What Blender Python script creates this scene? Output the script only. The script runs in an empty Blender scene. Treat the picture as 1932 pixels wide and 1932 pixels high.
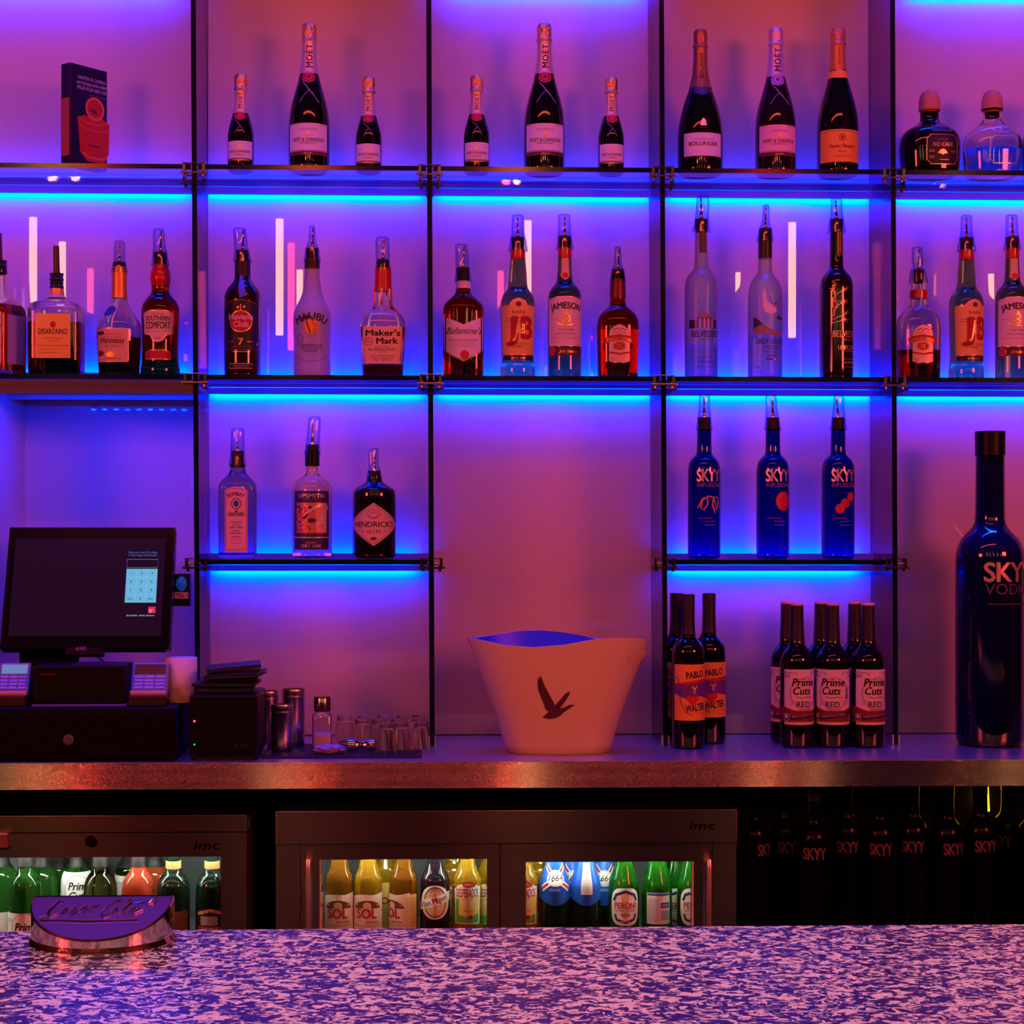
import bpy, bmesh, math, random
from mathutils import Vector, Matrix
random.seed(7)
scene = bpy.context.scene
COL = scene.collection
R = math.radians

# ------------------------------------------------------------------ camera
F = 3420.0; PX0, PY0 = 918.0, 980.0; CAMY, CAMZ = -4.1, 1.437; TH = R(2.0)
cam = bpy.data.cameras.new('camera'); camo = bpy.data.objects.new('camera', cam); COL.objects.link(camo)
cam.sensor_width = 36.0; cam.sensor_fit = 'HORIZONTAL'; cam.lens = 36.0 * F / 1932.0
cam.shift_x = (966 - PX0) / 1932.0; cam.shift_y = (PY0 - 966) / 1932.0
camo.location = (0, CAMY, CAMZ)
camo.rotation_euler = (Matrix.Rotation(-TH, 3, 'Z') @ Matrix.Rotation(R(90), 3, 'X') @ Matrix.Rotation(R(0.06), 3, 'Z')).to_euler()
cam.clip_start = 0.05
scene.camera = camo

def at(px, py, Y):
    """the point on the vertical plane at depth Y that the photograph shows at (px, py)"""
    u = (px - PX0) / F; v = (PY0 - py) / F
    t = (Y - CAMY) / (math.cos(TH) - u * math.sin(TH))
    return (t * (math.sin(TH) + u * math.cos(TH)), CAMZ + v * t)
def ax(px, Y): return at(px, 980, Y)[0]
def az(py, Y, px=966): return at(px, py, Y)[1]
def sc(Y): return (Y - CAMY) / F

# ------------------------------------------------------------------ view, world, room lights
scene.view_settings.view_transform = 'Standard'
scene.view_settings.look = 'None'
scene.view_settings.exposure = 0.0
scene.view_settings.gamma = 1.0
scene.view_settings.use_curve_mapping = False
cy = scene.cycles
cy.max_bounces = 14; cy.diffuse_bounces = 3; cy.glossy_bounces = 4
cy.transmission_bounces = 12; cy.transparent_max_bounces = 20
cy.caustics_reflective = False; cy.caustics_refractive = False
cy.sample_clamp_indirect = 3.0; cy.sample_clamp_direct = 0.0
cy.use_denoising = True

w = bpy.data.worlds.new('room_dark'); scene.world = w; w.use_nodes = True
w.node_tree.nodes['Background'].inputs[0].default_value = (0.02, 0.008, 0.03, 1)
w.node_tree.nodes['Background'].inputs[1].default_value = 0.2

def area(name, loc, target, sx, sy, col, power, spread=180):
    l = bpy.data.lights.new(name, 'AREA'); l.shape = 'RECTANGLE'; l.size = sx; l.size_y = sy
    l.color = col; l.energy = power; l.spread = R(spread)
    o = bpy.data.objects.new(name, l); COL.objects.link(o); o.location = loc
    o.rotation_euler = (Vector(target) - Vector(loc)).to_track_quat('-Z', 'Y').to_euler()
    return o
# red wash of the bar room from the guests' side: added area lights, two at the sides and one overhead
area('red_fill_right', (3.7, -4.4, 2.5), (0.3, 0, 1.3), 1.2, 0.8, (1.0, 0.085, 0.07), 92)
area('red_fill_left', (-3.7, -4.4, 2.5), (0.0, 0, 1.3), 1.2, 0.8, (1.0, 0.085, 0.07), 74)
area('red_fill_top', (0.0, -2.3, 3.36), (0.0, -0.2, 1.2), 3.0, 0.12, (1.0, 0.10, 0.07), 15)
# unseen red and amber spots added to draw streaks on the brushed counter edge
for px_, col_, en_ in ((35, (1.0, .30, .07), 34), (82, (1.0, .33, .05), 30), (140, (1.0, .03, .02), 60), (562, (1.0, .16, .04), 44), (592, (1.0, .05, .02), 40), (968, (1.0, .05, .03), 52), (990, (1.0, .28, .05), 34), (1480, (1.0, .03, .03), 48), (1860, (1.0, .25, .10), 14)):
    l_ = bpy.data.lights.new('streak_spot', 'SPOT'); l_.energy = en_ * .2; l_.color = col_; l_.shadow_soft_size = 0.022; l_.spot_size = R(62); l_.spot_blend = 0.6
    o_ = bpy.data.objects.new('streak_spot', l_); COL.objects.link(o_); o_.location = (ax(px_, 5.05), -5.95, 3.3)
    o_.rotation_euler = (Vector((ax(px_, 5.05) * .3, -.4, 1.35)) - o_.location).to_track_quat('-Z', 'Y').to_euler()
# blue strip added overhead to colour the back counter, pink downlights over the bar top
area('counter_fill_blue', (0.1, -0.34, 3.36), (0.1, -0.36, 0.95), 3.4, 0.06, (0.0, 0.03, 1.0), 15, 50)
area('bar_downlight_magenta', (0.1, -2.2, 3.3), (0.1, -2.1, 0.95), 2.4, 0.12, (1.0, 0.44, 0.95), 7.5, 60)

# ------------------------------------------------------------------ materials
MATS = {}
def M(name, col=(0.8, 0.8, 0.8), rough=0.5, metal=0.0, trans=0.0, ior=1.45, coat=0.0, spec=0.5,
      emit=None, es=0.0, bump=0.0, bscale=200.0, aniso=0.0, sheen=0.0):
    if name in MATS: return MATS[name]
    m = bpy.data.materials.new(name); m.use_nodes = True
    b = m.node_tree.nodes['Principled BSDF']
    b.inputs['Base Color'].default_value = (*col, 1); b.inputs['Roughness'].default_value = rough
    b.inputs['Metallic'].default_value = metal; b.inputs['IOR'].default_value = ior
    b.inputs['Transmission Weight'].default_value = trans
    b.inputs['Coat Weight'].default_value = coat; b.inputs['Coat Roughness'].default_value = 0.04
    b.inputs['Specular IOR Level'].default_value = spec
    b.inputs['Anisotropic'].default_value = aniso
    if emit: b.inputs['Emission Color'].default_value = (*emit, 1); b.inputs['Emission Strength'].default_value = es
    if bump:
        nt = m.node_tree
        n = nt.nodes.new('ShaderNodeTexNoise'); n.inputs['Scale'].default_value = bscale; n.inputs['Detail'].default_value = 4
        tc = nt.nodes.new('ShaderNodeTexCoord'); nt.links.new(tc.outputs['Object'], n.inputs['Vector'])
        bp = nt.nodes.new('ShaderNodeBump'); bp.inputs['Strength'].default_value = bump; bp.inputs['Distance'].default_value = 0.005
        nt.links.new(n.outputs['Fac'], bp.inputs['Height']); nt.links.new(bp.outputs['Normal'], b.inputs['Normal'])
    MATS[name] = m
    return m
def thin(name, tint, ior=1.45, gain=1.0, rough=0.02, gcol=(1, 1, 1), edge=0.0, edgecol=(0.3, 0.5, 1)):
    """thin clear sheet or shell: see-through with a fresnel reflection, more colour towards its edges"""
    if name in MATS: return MATS[name]
    m = bpy.data.materials.new(name); m.use_nodes = True; nt = m.node_tree; nt.nodes.clear()
    out = nt.nodes.new('ShaderNodeOutputMaterial'); mx = nt.nodes.new('ShaderNodeMixShader')
    tr = nt.nodes.new('ShaderNodeBsdfTransparent'); gl = nt.nodes.new('ShaderNodeBsdfGlossy')
    gl.inputs['Roughness'].default_value = rough; gl.inputs['Color'].default_value = (*gcol, 1)
    tr.inputs['Color'].default_value = (*tint, 1)
    lf = nt.nodes.new('ShaderNodeLayerWeight'); lf.inputs[0].default_value = 0.5   # schlick on |cos|, right from both sides
    pw = nt.nodes.new('ShaderNodeMath'); pw.operation = 'POWER'; pw.inputs[1].default_value = 5.0; nt.links.new(lf.outputs['Facing'], pw.inputs[0])
    f0 = ((ior - 1) / (ior + 1)) ** 2
    fr = nt.nodes.new('ShaderNodeMath'); fr.operation = 'MULTIPLY_ADD'; fr.inputs[1].default_value = 1 - f0; fr.inputs[2].default_value = f0; nt.links.new(pw.outputs[0], fr.inputs[0])
    ml = nt.nodes.new('ShaderNodeMath'); ml.operation = 'MULTIPLY'; ml.inputs[1].default_value = gain; ml.use_clamp = True
    nt.links.new(fr.outputs[0], ml.inputs[0]); nt.links.new(ml.outputs[0], mx.inputs[0])
    nt.links.new(tr.outputs[0], mx.inputs[1]); nt.links.new(gl.outputs[0], mx.inputs[2])
    if edge:
        lw = nt.nodes.new('ShaderNodeLayerWeight'); lw.inputs[0].default_value = edge
        mc = nt.nodes.new('ShaderNodeMix'); mc.data_type = 'RGBA'
        mc.inputs[6].default_value = (*tint, 1); mc.inputs[7].default_value = (*edgecol, 1)
        nt.links.new(lw.outputs['Facing'], mc.inputs[0]); nt.links.new(mc.outputs[2], tr.inputs['Color'])
    nt.links.new(mx.outputs[0], out.inputs[0]); MATS[name] = m
    return m

# glossy white-lacquered glass back panels, a trace of smudges in the gloss
def wall_mat():
    m = M('white_gloss_panel', (0.66, 0.62, 0.66), 0.55, coat=1.0, spec=0.3)
    b = m.node_tree.nodes['Principled BSDF']; b.inputs['Coat Roughness'].default_value = 0.006; b.inputs['Coat IOR'].default_value = 1.72
    return m
WALL = wall_mat()
def steel_mat(name, col, rough, stretch=(1, 1, 120), bump=0.03, amount=0.12):
    m = M(name, col, rough, metal=1.0); nt = m.node_tree; b = nt.nodes['Principled BSDF']
    tc = nt.nodes.new('ShaderNodeTexCoord'); mp = nt.nodes.new('ShaderNodeMapping'); mp.inputs['Scale'].default_value = stretch
    n = nt.nodes.new('ShaderNodeTexNoise'); n.inputs['Scale'].default_value = 6; n.inputs['Detail'].default_value = 6
    mr = nt.nodes.new('ShaderNodeMapRange'); mr.inputs[3].default_value = rough - amount / 2; mr.inputs[4].default_value = rough + amount / 2
    nt.links.new(tc.outputs['Object'], mp.inputs[0]); nt.links.new(mp.outputs[0], n.inputs['Vector'])
    nt.links.new(n.outputs['Fac'], mr.inputs[0]); nt.links.new(mr.outputs[0], b.inputs['Roughness'])
    return m
STEEL = steel_mat('brushed_steel', (0.85, 0.64, 0.60), 0.09, (1, 40, 160), amount=.02)
bs = STEEL.node_tree.nodes['Principled BSDF']; STEELV = steel_mat('fridge_steel', (0.34, 0.26, 0.29), 0.24, (1, 30, 200), amount=.02)
_b = STEELV.node_tree.nodes['Principled BSDF']; _b.inputs['Anisotropic'].default_value = 0.97
_c = STEELV.node_tree.nodes.new('ShaderNodeCombineXYZ'); _c.inputs[2].default_value = 1.0; STEELV.node_tree.links.new(_c.outputs[0], _b.inputs['Tangent'])
for _m, _k in ((STEEL, 2.4),):   # fine horizontal brushing: the surface normal wobbles up and down only
    _n = _m.node_tree; _b = _n.nodes['Principled BSDF']; _tc = _n.nodes.new('ShaderNodeTexCoord'); _mp = _n.nodes.new('ShaderNodeMapping')
    _mp.inputs['Scale'].default_value = (700, 700, 7000); _t = _n.nodes.new('ShaderNodeTexNoise'); _t.inputs['Scale'].default_value = 1; _t.inputs['Detail'].default_value = 0
    _s = _n.nodes.new('ShaderNodeMath'); _s.operation = 'SUBTRACT'; _s.inputs[1].default_value = .5
    _x = _n.nodes.new('ShaderNodeMath'); _x.operation = 'MULTIPLY'; _x.inputs[1].default_value = _k
    _c = _n.nodes.new('ShaderNodeCombineXYZ'); _g = _n.nodes.new('ShaderNodeNewGeometry'); _a = _n.nodes.new('ShaderNodeVectorMath'); _a.operation = 'ADD'
    _z = _n.nodes.new('ShaderNodeVectorMath'); _z.operation = 'NORMALIZE'
    for _p, _q in ((_tc.outputs['Object'], _mp.inputs[0]), (_mp.outputs[0], _t.inputs['Vector']), (_t.outputs['Fac'], _s.inputs[0]), (_s.outputs[0], _x.inputs[0]), (_x.outputs[0], _c.inputs[2]), (_c.outputs[0], _a.inputs[0]), (_g.outputs['Normal'], _a.inputs[1]), (_a.outputs[0], _z.inputs[0]), (_z.outputs[0], _b.inputs['Normal'])): _n.links.new(_p, _q)
STEELTOP = steel_mat('counter_steel', (0.66, 0.64, 0.66), 0.34, (60, 1.5, 1))
CHROME = M('chrome', (0.85, 0.85, 0.87), 0.08, metal=1.0)
DCHROME = M('tinted_chrome', (0.30, 0.28, 0.34), 0.16, metal=1.0)
SATIN = M('satin_metal', (0.7, 0.7, 0.72), 0.28, metal=1.0)
BLACKP = M('black_plastic', (0.004, 0.004, 0.006), 0.35, spec=0.25)
BLACKM = M('black_matt', (0.004, 0.004, 0.005), 0.8, spec=0.2)
BLACKR = M('black_rubber', (0.02, 0.012, 0.014), 0.5)
EDGE = M('dark_glass_edge', (0.004, 0.001, 0.02), 0.12, spec=0.4)
SHELFG = thin('smoked_shelf_glass', (0.80, 0.82, 0.95), 1.5, 1.0)
DIVG = thin('smoked_divider_glass', (0.55, 0.45, 0.68), 1.45, 0.6)
PANE = thin('fridge_pane', (0.96, 0.98, 0.98), 1.4, 0.8)
CAPM = thin('clear_cap_plastic', (0.86, 0.88, 0.97), 1.5, 2.4, 0.10, edge=0.50, edgecol=(0.10, 0.22, 0.95))  # blue edge tint imitates blue light caught on the rims
SHOTG = thin('clear_jar_glass', (0.95, 0.95, 1.0), 1.5, 2.4, 0.05, edge=0.45, edgecol=(0.25, 0.28, 0.8))
GLASS = M('clear_bottle_glass', (0.96, 0.97, 1.0), 0.0, trans=1.0, ior=1.48)
FROST = M('frosted_bottle_glass', (0.74, 0.86, 1.0), 0.28, trans=0.97, ior=1.3)
MALG = M('opal_bottle_glass', (0.88, 0.88, 0.95), 0.35, trans=0.6, ior=1.3)
GREENG = M('green_whiskey_glass', (0.22, 0.50, 0.10), 0.0, trans=1.0, ior=1.48)
DGREENG = M('deep_green_glass', (0.07, 0.20, 0.045), 0.02, trans=1.0, ior=1.48)
BLUEG = M('cobalt_glass', (0.03, 0.08, 0.72), 0.0, trans=1.0, ior=1.48)
SAPPHG = M('pale_sapphire_glass', (0.35, 0.55, 0.98), 0.0, trans=1.0, ior=1.48)
COBALT = M('deep_cobalt_gloss', (0.002, 0.003, 0.05), 0.06, coat=0.6)
CHAMP = M('champagne_green_glass', (0.004, 0.006, 0.005), 0.05, coat=0.3)
WINEG = M('wine_black_glass', (0.004, 0.003, 0.006), 0.06, coat=0.3)
PINKG = M('rose_dark_glass', (0.012, 0.004, 0.010), 0.05, coat=0.3)
BLKG = M('black_apothecary_glass', (0.006, 0.004, 0.008), 0.06, coat=0.3)
BROWNG = M('dark_amber_gloss_glass', (0.02, 0.007, 0.003), 0.05, coat=0.4)
WHISKY = M('amber_whisky', (0.55, 0.022, 0.0002), 0.0, trans=1.0, ior=1.36)
DWHISKY = M('deep_amber_spirit', (0.28, 0.004, 0.0001), 0.0, trans=1.0, ior=1.36)
WATER = M('clear_spirit', (0.90, 0.95, 1.0), 0.0, trans=1.0, ior=1.36)
FVODKA = M('spirit_in_frosted_bottle', (0.45, 0.85, 1.0), 0.3, trans=1.0, ior=1.33)
AMBERS = M('whisky_filled_glass', (0.40, 0.007, 0.0002), 0.0, trans=1.0, ior=1.45)
PAPER = M('white_label_paper', (0.84, 0.80, 0.76), 0.6)
CREAM = M('cream_label_paper', (0.84, 0.72, 0.55), 0.6)
YELLOWL = M('yellow_label_paper', (0.90, 0.58, 0.12), 0.55)
GOLDL = M('gold_label_paper', (0.95, 0.62, 0.22), 0.4, metal=0.3)
TANL = M('tan_label_paper', (0.78, 0.52, 0.26), 0.6)
ORANGEL = M('orange_label_paper', (0.95, 0.42, 0.03), 0.5)
PINKL = M('pink_label_paper', (0.92, 0.50, 0.50), 0.5)
BLACKL = M('black_label_paper', (0.015, 0.012, 0.014), 0.5)
NAVYL = M('navy_label_paper', (0.03, 0.02, 0.09), 0.5)
INK = M('black_ink', (0.012, 0.006, 0.008), 0.6)
BROWNINK = M('brown_ink', (0.12, 0.035, 0.02), 0.6)
REDINK = M('red_ink', (0.50, 0.02, 0.02), 0.55)
BLUEINK = M('blue_ink', (0.03, 0.06, 0.35), 0.55)
WHITEINK = M('white_ink', (0.85, 0.83, 0.82), 0.55)
GREYINK = M('grey_ink', (0.32, 0.22, 0.22), 0.6)
GOLDINK = M('gold_ink', (1.0, 0.66, 0.22), 0.32, metal=0.7)
SILVERINK = M('silver_ink', (0.92, 0.85, 0.82), 0.3, metal=0.5)
GREENINK = M('green_ink', (0.12, 0.42, 0.05), 0.55)
GFOIL = M('crinkled_gold_foil', (1.0, 0.62, 0.22), 0.28, metal=1.0, bump=0.9, bscale=170)
NFOIL = M('satin_neck_foil', (0.86, 0.66, 0.56), 0.42, metal=0.55)
PFOIL = M('pink_silver_foil', (0.80, 0.62, 0.80), 0.34, metal=0.7, bump=0.4, bscale=260)
OFOIL = M('orange_neck_foil', (0.72, 0.30, 0.05), 0.42, metal=0.4)
BFOIL = M('bronze_neck_foil', (0.45, 0.20, 0.08), 0.4, metal=0.6)
REDWAX = M('red_sealing_wax', (0.55, 0.012, 0.012), 0.25, coat=0.4)
REDSEAL = M('red_seal', (0.60, 0.02, 0.03), 0.45)
CORK = M('cork', (0.60, 0.26, 0.10), 0.7, bump=0.5, bscale=300)
GREENFULL = M('beer_green_glass', (0.05, 0.50, 0.03), 0.0, trans=.85, ior=1.4)
GREENW = M('wine_green_glass', (0.10, 0.45, 0.06), 0.0, trans=.93, ior=1.4)
OLIVEW = M('olive_wine_glass', (0.42, 0.42, 0.12), 0.0, trans=1.0, ior=1.4)
BEERY = M('clear_bottle_of_lager', (1.0, 0.50, 0.03), 0.0, trans=.8, ior=1.4)
BEERA = M('clear_bottle_of_amber_beer', (0.78, 0.26, 0.02), 0.0, trans=.85, ior=1.4)
DARKBEER = M('dark_brown_beer_glass', (0.012, 0.007, 0.012), 0.05, coat=0.4)
DGREENB = M('dark_green_beer_glass', (0.006, 0.016, 0.010), 0.05, coat=0.4)
ROSE = M('rose_wine_bottle_glass', (0.90, 0.12, 0.05), 0.0, trans=.65, ior=1.4)
BLUEFOIL = M('blue_neck_foil', (0.02, 0.12, 0.62), 0.35, metal=0.2)
def emat(name, col, s): return M(name, (0.02, 0.02, 0.02), 0.5, emit=col, es=s)

# ------------------------------------------------------------------ mesh helpers
def tag(o, label=None, cat=None, group=None, kind=None):
    if label: o['label'] = label
    if cat: o['category'] = cat
    if group: o['group'] = group
    if kind: o['kind'] = kind
    return o
def thing(name, label, cat, loc=(0, 0, 0), rz=0.0, group=None):
    o = bpy.data.objects.new(name, None); COL.objects.link(o); o.location = loc; o.rotation_euler = (0, 0, rz)
    o.empty_display_size = 0.02
    return tag(o, label, cat, group)
def obj(name, bm, mats, parent=None, smooth=True, label=None):
    me = bpy.data.meshes.new(name); bm.to_mesh(me); bm.free()
    if not isinstance(mats, (list, tuple)): mats = [mats]
    for m in mats: me.materials.append(m)
    if smooth:
        for p in me.polygons: p.use_smooth = True
        try: me.set_sharp_from_angle(angle=R(38))
        except Exception: pass
    o = bpy.data.objects.new(name, me); COL.objects.link(o)
    if parent is not None: o.parent = parent
    if label: o['label'] = label
    return o
def struct(name, bm, mats, smooth=False):
    return tag(obj(name, bm, mats, None, smooth), kind='structure')
def box(bm, x0, x1, y0, y1, z0, z1, mi=0, bev=0.0, lean=0.0):
    vs = [bm.verts.new((x + lean * (z1 - z) , y, z)) for z in (z0, z1) for y in (y0, y1) for x in (x0, x1)]
    fs = []
    for q in ((0, 2, 3, 1), (4, 5, 7, 6), (0, 1, 5, 4), (2, 6, 7, 3), (0, 4, 6, 2), (1, 3, 7, 5)):
        f = bm.faces.new([vs[i] for i in q]); f.material_index = mi; fs.append(f)
    if bev:
        es = list({e for f in fs for e in f.edges})
        r = bmesh.ops.bevel(bm, geom=es, offset=bev, segments=2, profile=0.6, affect='EDGES')
        for f in r['faces']: f.material_index = mi
    return fs
def ring_pts(hw, dp, n, N, z, ox=0.0, oy=0.0):
    out = []
    for i in range(N):
        t = 2 * math.pi * i / N + math.pi / N
        c, s = math.cos(t), math.sin(t); e = 2.0 / n
        out.append((ox + hw * math.copysign(abs(c) ** e, c), oy + dp * math.copysign(abs(s) ** e, s), z))
    return out
def loft(bm, rings, close0=True, close1=True, mi=0):
    loops = [[bm.verts.new(p) for p in r] for r in rings]; N = len(loops[0])
    for a, b in zip(loops, loops[1:]):
        for i in range(N):
            j = (i + 1) % N
            f = bm.faces.new((a[i], a[j], b[j], b[i])); f.material_index = mi
    if close0: bm.faces.new(list(reversed(loops[0]))).material_index = mi
    if close1: bm.faces.new(loops[-1]).material_index = mi
    return loops
def lathe(bm, prof, N=32, cx=0.0, cyy=0.0, n=2.0, flat=1.0, mi=0, c0=True, c1=True, tilt=0.0, z0=0.0):
    """prof: (r, z) pairs bottom to top"""
    return loft(bm, [ring_pts(max(r, 1e-5), max(r, 1e-5) * flat, n, N, z, cx + tilt * (z - z0), cyy) for r, z in prof], c0, c1, mi)
def tube(bm, pts, r, N=8, mi=0, caps=True):
    pts = [Vector(p) for p in pts]; rings = []
    rr = r if isinstance(r, (list, tuple)) else [r] * len(pts)
    up = None
    for i, p in enumerate(pts):
        d = (pts[min(i + 1, len(pts) - 1)] - pts[max(i - 1, 0)]).normalized()
        if up is None or abs(d.dot(up)) > 0.95: up = Vector((0, 0, 1)) if abs(d.z) < 0.9 else Vector((0, 1, 0))
        a = d.cross(up).normalized(); b = a.cross(d).normalized(); up = b
        rings.append([tuple(p + rr[i] * (math.cos(2 * math.pi * k / N) * a + math.sin(2 * math.pi * k / N) * b)) for k in range(N)])
    loft(bm, rings, caps, caps, mi)
def chaikin(p, it=2):
    for _ in range(it):
        q = [p[0]]
        for a, b in zip(p, p[1:]):
            q.append((a[0] * .75 + b[0] * .25, a[1] * .75 + b[1] * .25)); q.append((a[0] * .25 + b[0] * .75, a[1] * .25 + b[1] * .75))
        q.append(p[-1]); p = q
    return p
def copy_tree(o, loc=None, label=None, group=None, rz=None):
    c = o.copy(); COL.objects.link(c)
    for ch in list(o.children):
        d = ch.copy(); COL.objects.link(d); d.parent = c
        for g in list(ch.children):
            e = g.copy(); COL.objects.link(e); e.parent = d
    if loc: c.location = loc
    if rz is not None: c.rotation_euler = (0, 0, rz)
    if label: c['label'] = label
    if group: c['group'] = group
    return c

# ------------------------------------------------------------------ lettering
_caps = {}
def text_poly(txt, bold=0.0, spacing=1.0):
    key = (txt, bold, spacing)
    if key in _caps: return _caps[key]
    cu = bpy.data.curves.new('t', 'FONT'); cu.body = txt; cu.size = 1.0; cu.space_character = spacing
    cu.resolution_u = 3
    o = bpy.data.objects.new('t', cu)
    COL.objects.link(o); dg = bpy.context.evaluated_depsgraph_get()
    me = bpy.data.meshes.new_from_object(o.evaluated_get(dg))
    vs = [(v.co.x, v.co.y) for v in me.vertices]; fs = [tuple(p.vertices) for p in me.polygons]
    bpy.data.objects.remove(o); bpy.data.curves.remove(cu); bpy.data.meshes.remove(me)
    _caps[key] = (vs, fs); return _caps[key]
CAPH = None
def put_text(bm, txt, x, y, h, w=None, shear=0.0, bold=0.0, spacing=1.0, arc=None, rot=0.0, mi=0, lay=1, align='C', wave=0):
    """2D drawing, x to the right, y up; h is the capital height, w the total width"""
    global CAPH
    if CAPH is None:
        v, _ = text_poly('H'); CAPH = max(p[1] for p in v)
    vs, fs = text_poly(txt, 0.0, spacing)
    if not vs: return
    x0 = min(p[0] for p in vs); x1 = max(p[0] for p in vs)
    ky = h / CAPH; kx = (w / (x1 - x0)) if w else ky
    passes = [(0, 0)] if not bold else [(-bold, 0), (bold, 0), (0, bold * .7), (0, -bold * .7)]
    for ox, oy in passes:
      new = []
      for a, b in vs:
        a += ox; b += oy
        X = (a - (x0 + x1) / 2) * kx if align == 'C' else (a - x0) * kx
        Y = b * ky; X += shear * Y
        if arc:
            an = X / arc; X, Y = (arc + Y) * math.sin(an), (arc + Y) * math.cos(an) - arc
        if rot:
            c, s = math.cos(rot), math.sin(rot); X, Y = X * c - Y * s, X * s + Y * c
        new.append(bm.verts.new((x + X, -0.00012 * lay, y + Y)))
      for f in fs:
        try: bm.faces.new([new[i] for i in f]).material_index = mi
        except ValueError: pass
def put_poly(bm, pts, mi=0, lay=1):
    vs = [bm.verts.new((p[0], -0.00012 * lay, p[1])) for p in pts]
    f = bm.faces.new(vs); f.material_index = mi
    f.normal_update()
    if f.normal.y > 0: f.normal_flip()
def put_ell(bm, x, y, rx, ry, mi=0, lay=1, n=28):
    put_poly(bm, [(x + rx * math.cos(2 * math.pi * i / n), y + ry * math.sin(2 * math.pi * i / n)) for i in range(n)], mi, lay)
def put_stroke(bm, pts, th, mi=0, lay=1, closed=False):
    P = [Vector(p) for p in pts]
    if closed: P = P + [P[0], P[1]]
    L, Rr = [], []
    for i, p in enumerate(P):
        d = (P[min(i + 1, len(P) - 1)] - P[max(i - 1, 0)])
        d = d.normalized() if d.length else Vector((1, 0)); nrm = Vector((-d.y, d.x)) * th / 2
        L.append(p + nrm); Rr.append(p - nrm)
    lv = [bm.verts.new((q.x, -0.00012 * lay, q.y)) for q in L]; rv = [bm.verts.new((q.x, -0.00012 * lay, q.y)) for q in Rr]
    for i in range(len(P) - 1):
        bm.faces.new((lv[i], rv[i], rv[i + 1], lv[i + 1])).material_index = mi
def put_ring(bm, x, y, rx, ry, th, mi=0, lay=1, n=32):
    put_stroke(bm, [(x + rx * math.cos(2 * math.pi * i / n), y + ry * math.sin(2 * math.pi * i / n)) for i in range(n + 1)], th, mi, lay)
def cuts(bm, step, axis='x'):
    k = 0 if axis == 'x' else 2
    vals = [v.co[k] for v in bm.verts]
    if not vals: return
    a = math.floor(min(vals) / step) + 1
    while a * step < max(vals):
        co = [0, 0, 0]; co[k] = a * step; no = [0, 0, 0]; no[k] = 1
        bmesh.ops.bisect_plane(bm, geom=list(bm.verts) + list(bm.edges) + list(bm.faces), plane_co=co, plane_no=no, dist=1e-7)
        a += 1

def draw(items, k, tx, ty, lay0=1):
    """items in picture units -> a flat bmesh and its materials; k scale, tx/ty map dx, y to metres"""
    bm = bmesh.new(); mats = []
    def mi(m):
        if m not in mats: mats.append(m)
        return mats.index(m)
    for n_, it in enumerate(items):
        lay = lay0 + n_ * 0.25; kind = it[0]
        if kind == 't':
            _, s, dx, y, h, wd, m = it[:7]; op = dict(it[7]) if len(it) > 7 else {}
            if 'arc' in op: op['arc'] *= k
            put_text(bm, s, tx(dx), ty(y), h * k, wd * k if wd else None, mi=mi(m), lay=lay, **op)
        elif kind == 'p': put_poly(bm, [(tx(a), ty(b)) for a, b in it[1]], mi(it[2]), lay)
        elif kind == 'e': put_ell(bm, tx(it[1]), ty(it[2]), it[3] * k, it[4] * k, mi(it[5]), lay)
        elif kind == 'o': put_ring(bm, tx(it[1]), ty(it[2]), it[3] * k, it[4] * k, it[5] * k, mi(it[6]), lay)
        elif kind == 'l': put_stroke(bm, [(tx(a), ty(b)) for a, b in it[1]], it[2] * k, mi(it[3]), lay)
        elif kind == 'r':
            _, a, b, c, d, m = it; put_poly(bm, [(tx(a), ty(d)), (tx(c), ty(d)), (tx(c), ty(b)), (tx(a), ty(b))], mi(m), lay)
    return bm, mats

def rect(hw, y0, y1, r=0): return [(-hw, y1), (hw, y1), (hw, y0), (-hw, y0)]
def lines(dx, ys, hw, m, th=0.8):
    """rows of print too small to read in the photograph: short dashes"""
    out = []
    for y in ys:
        x = dx - hw
        while x < dx + hw - 0.5:
            l = random.uniform(1.2, 4.0); out.append(('r', x, y - th / 2, min(x + l, dx + hw), y + th / 2, m)); x += l + random.uniform(0.5, 1.0)
    return out

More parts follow.
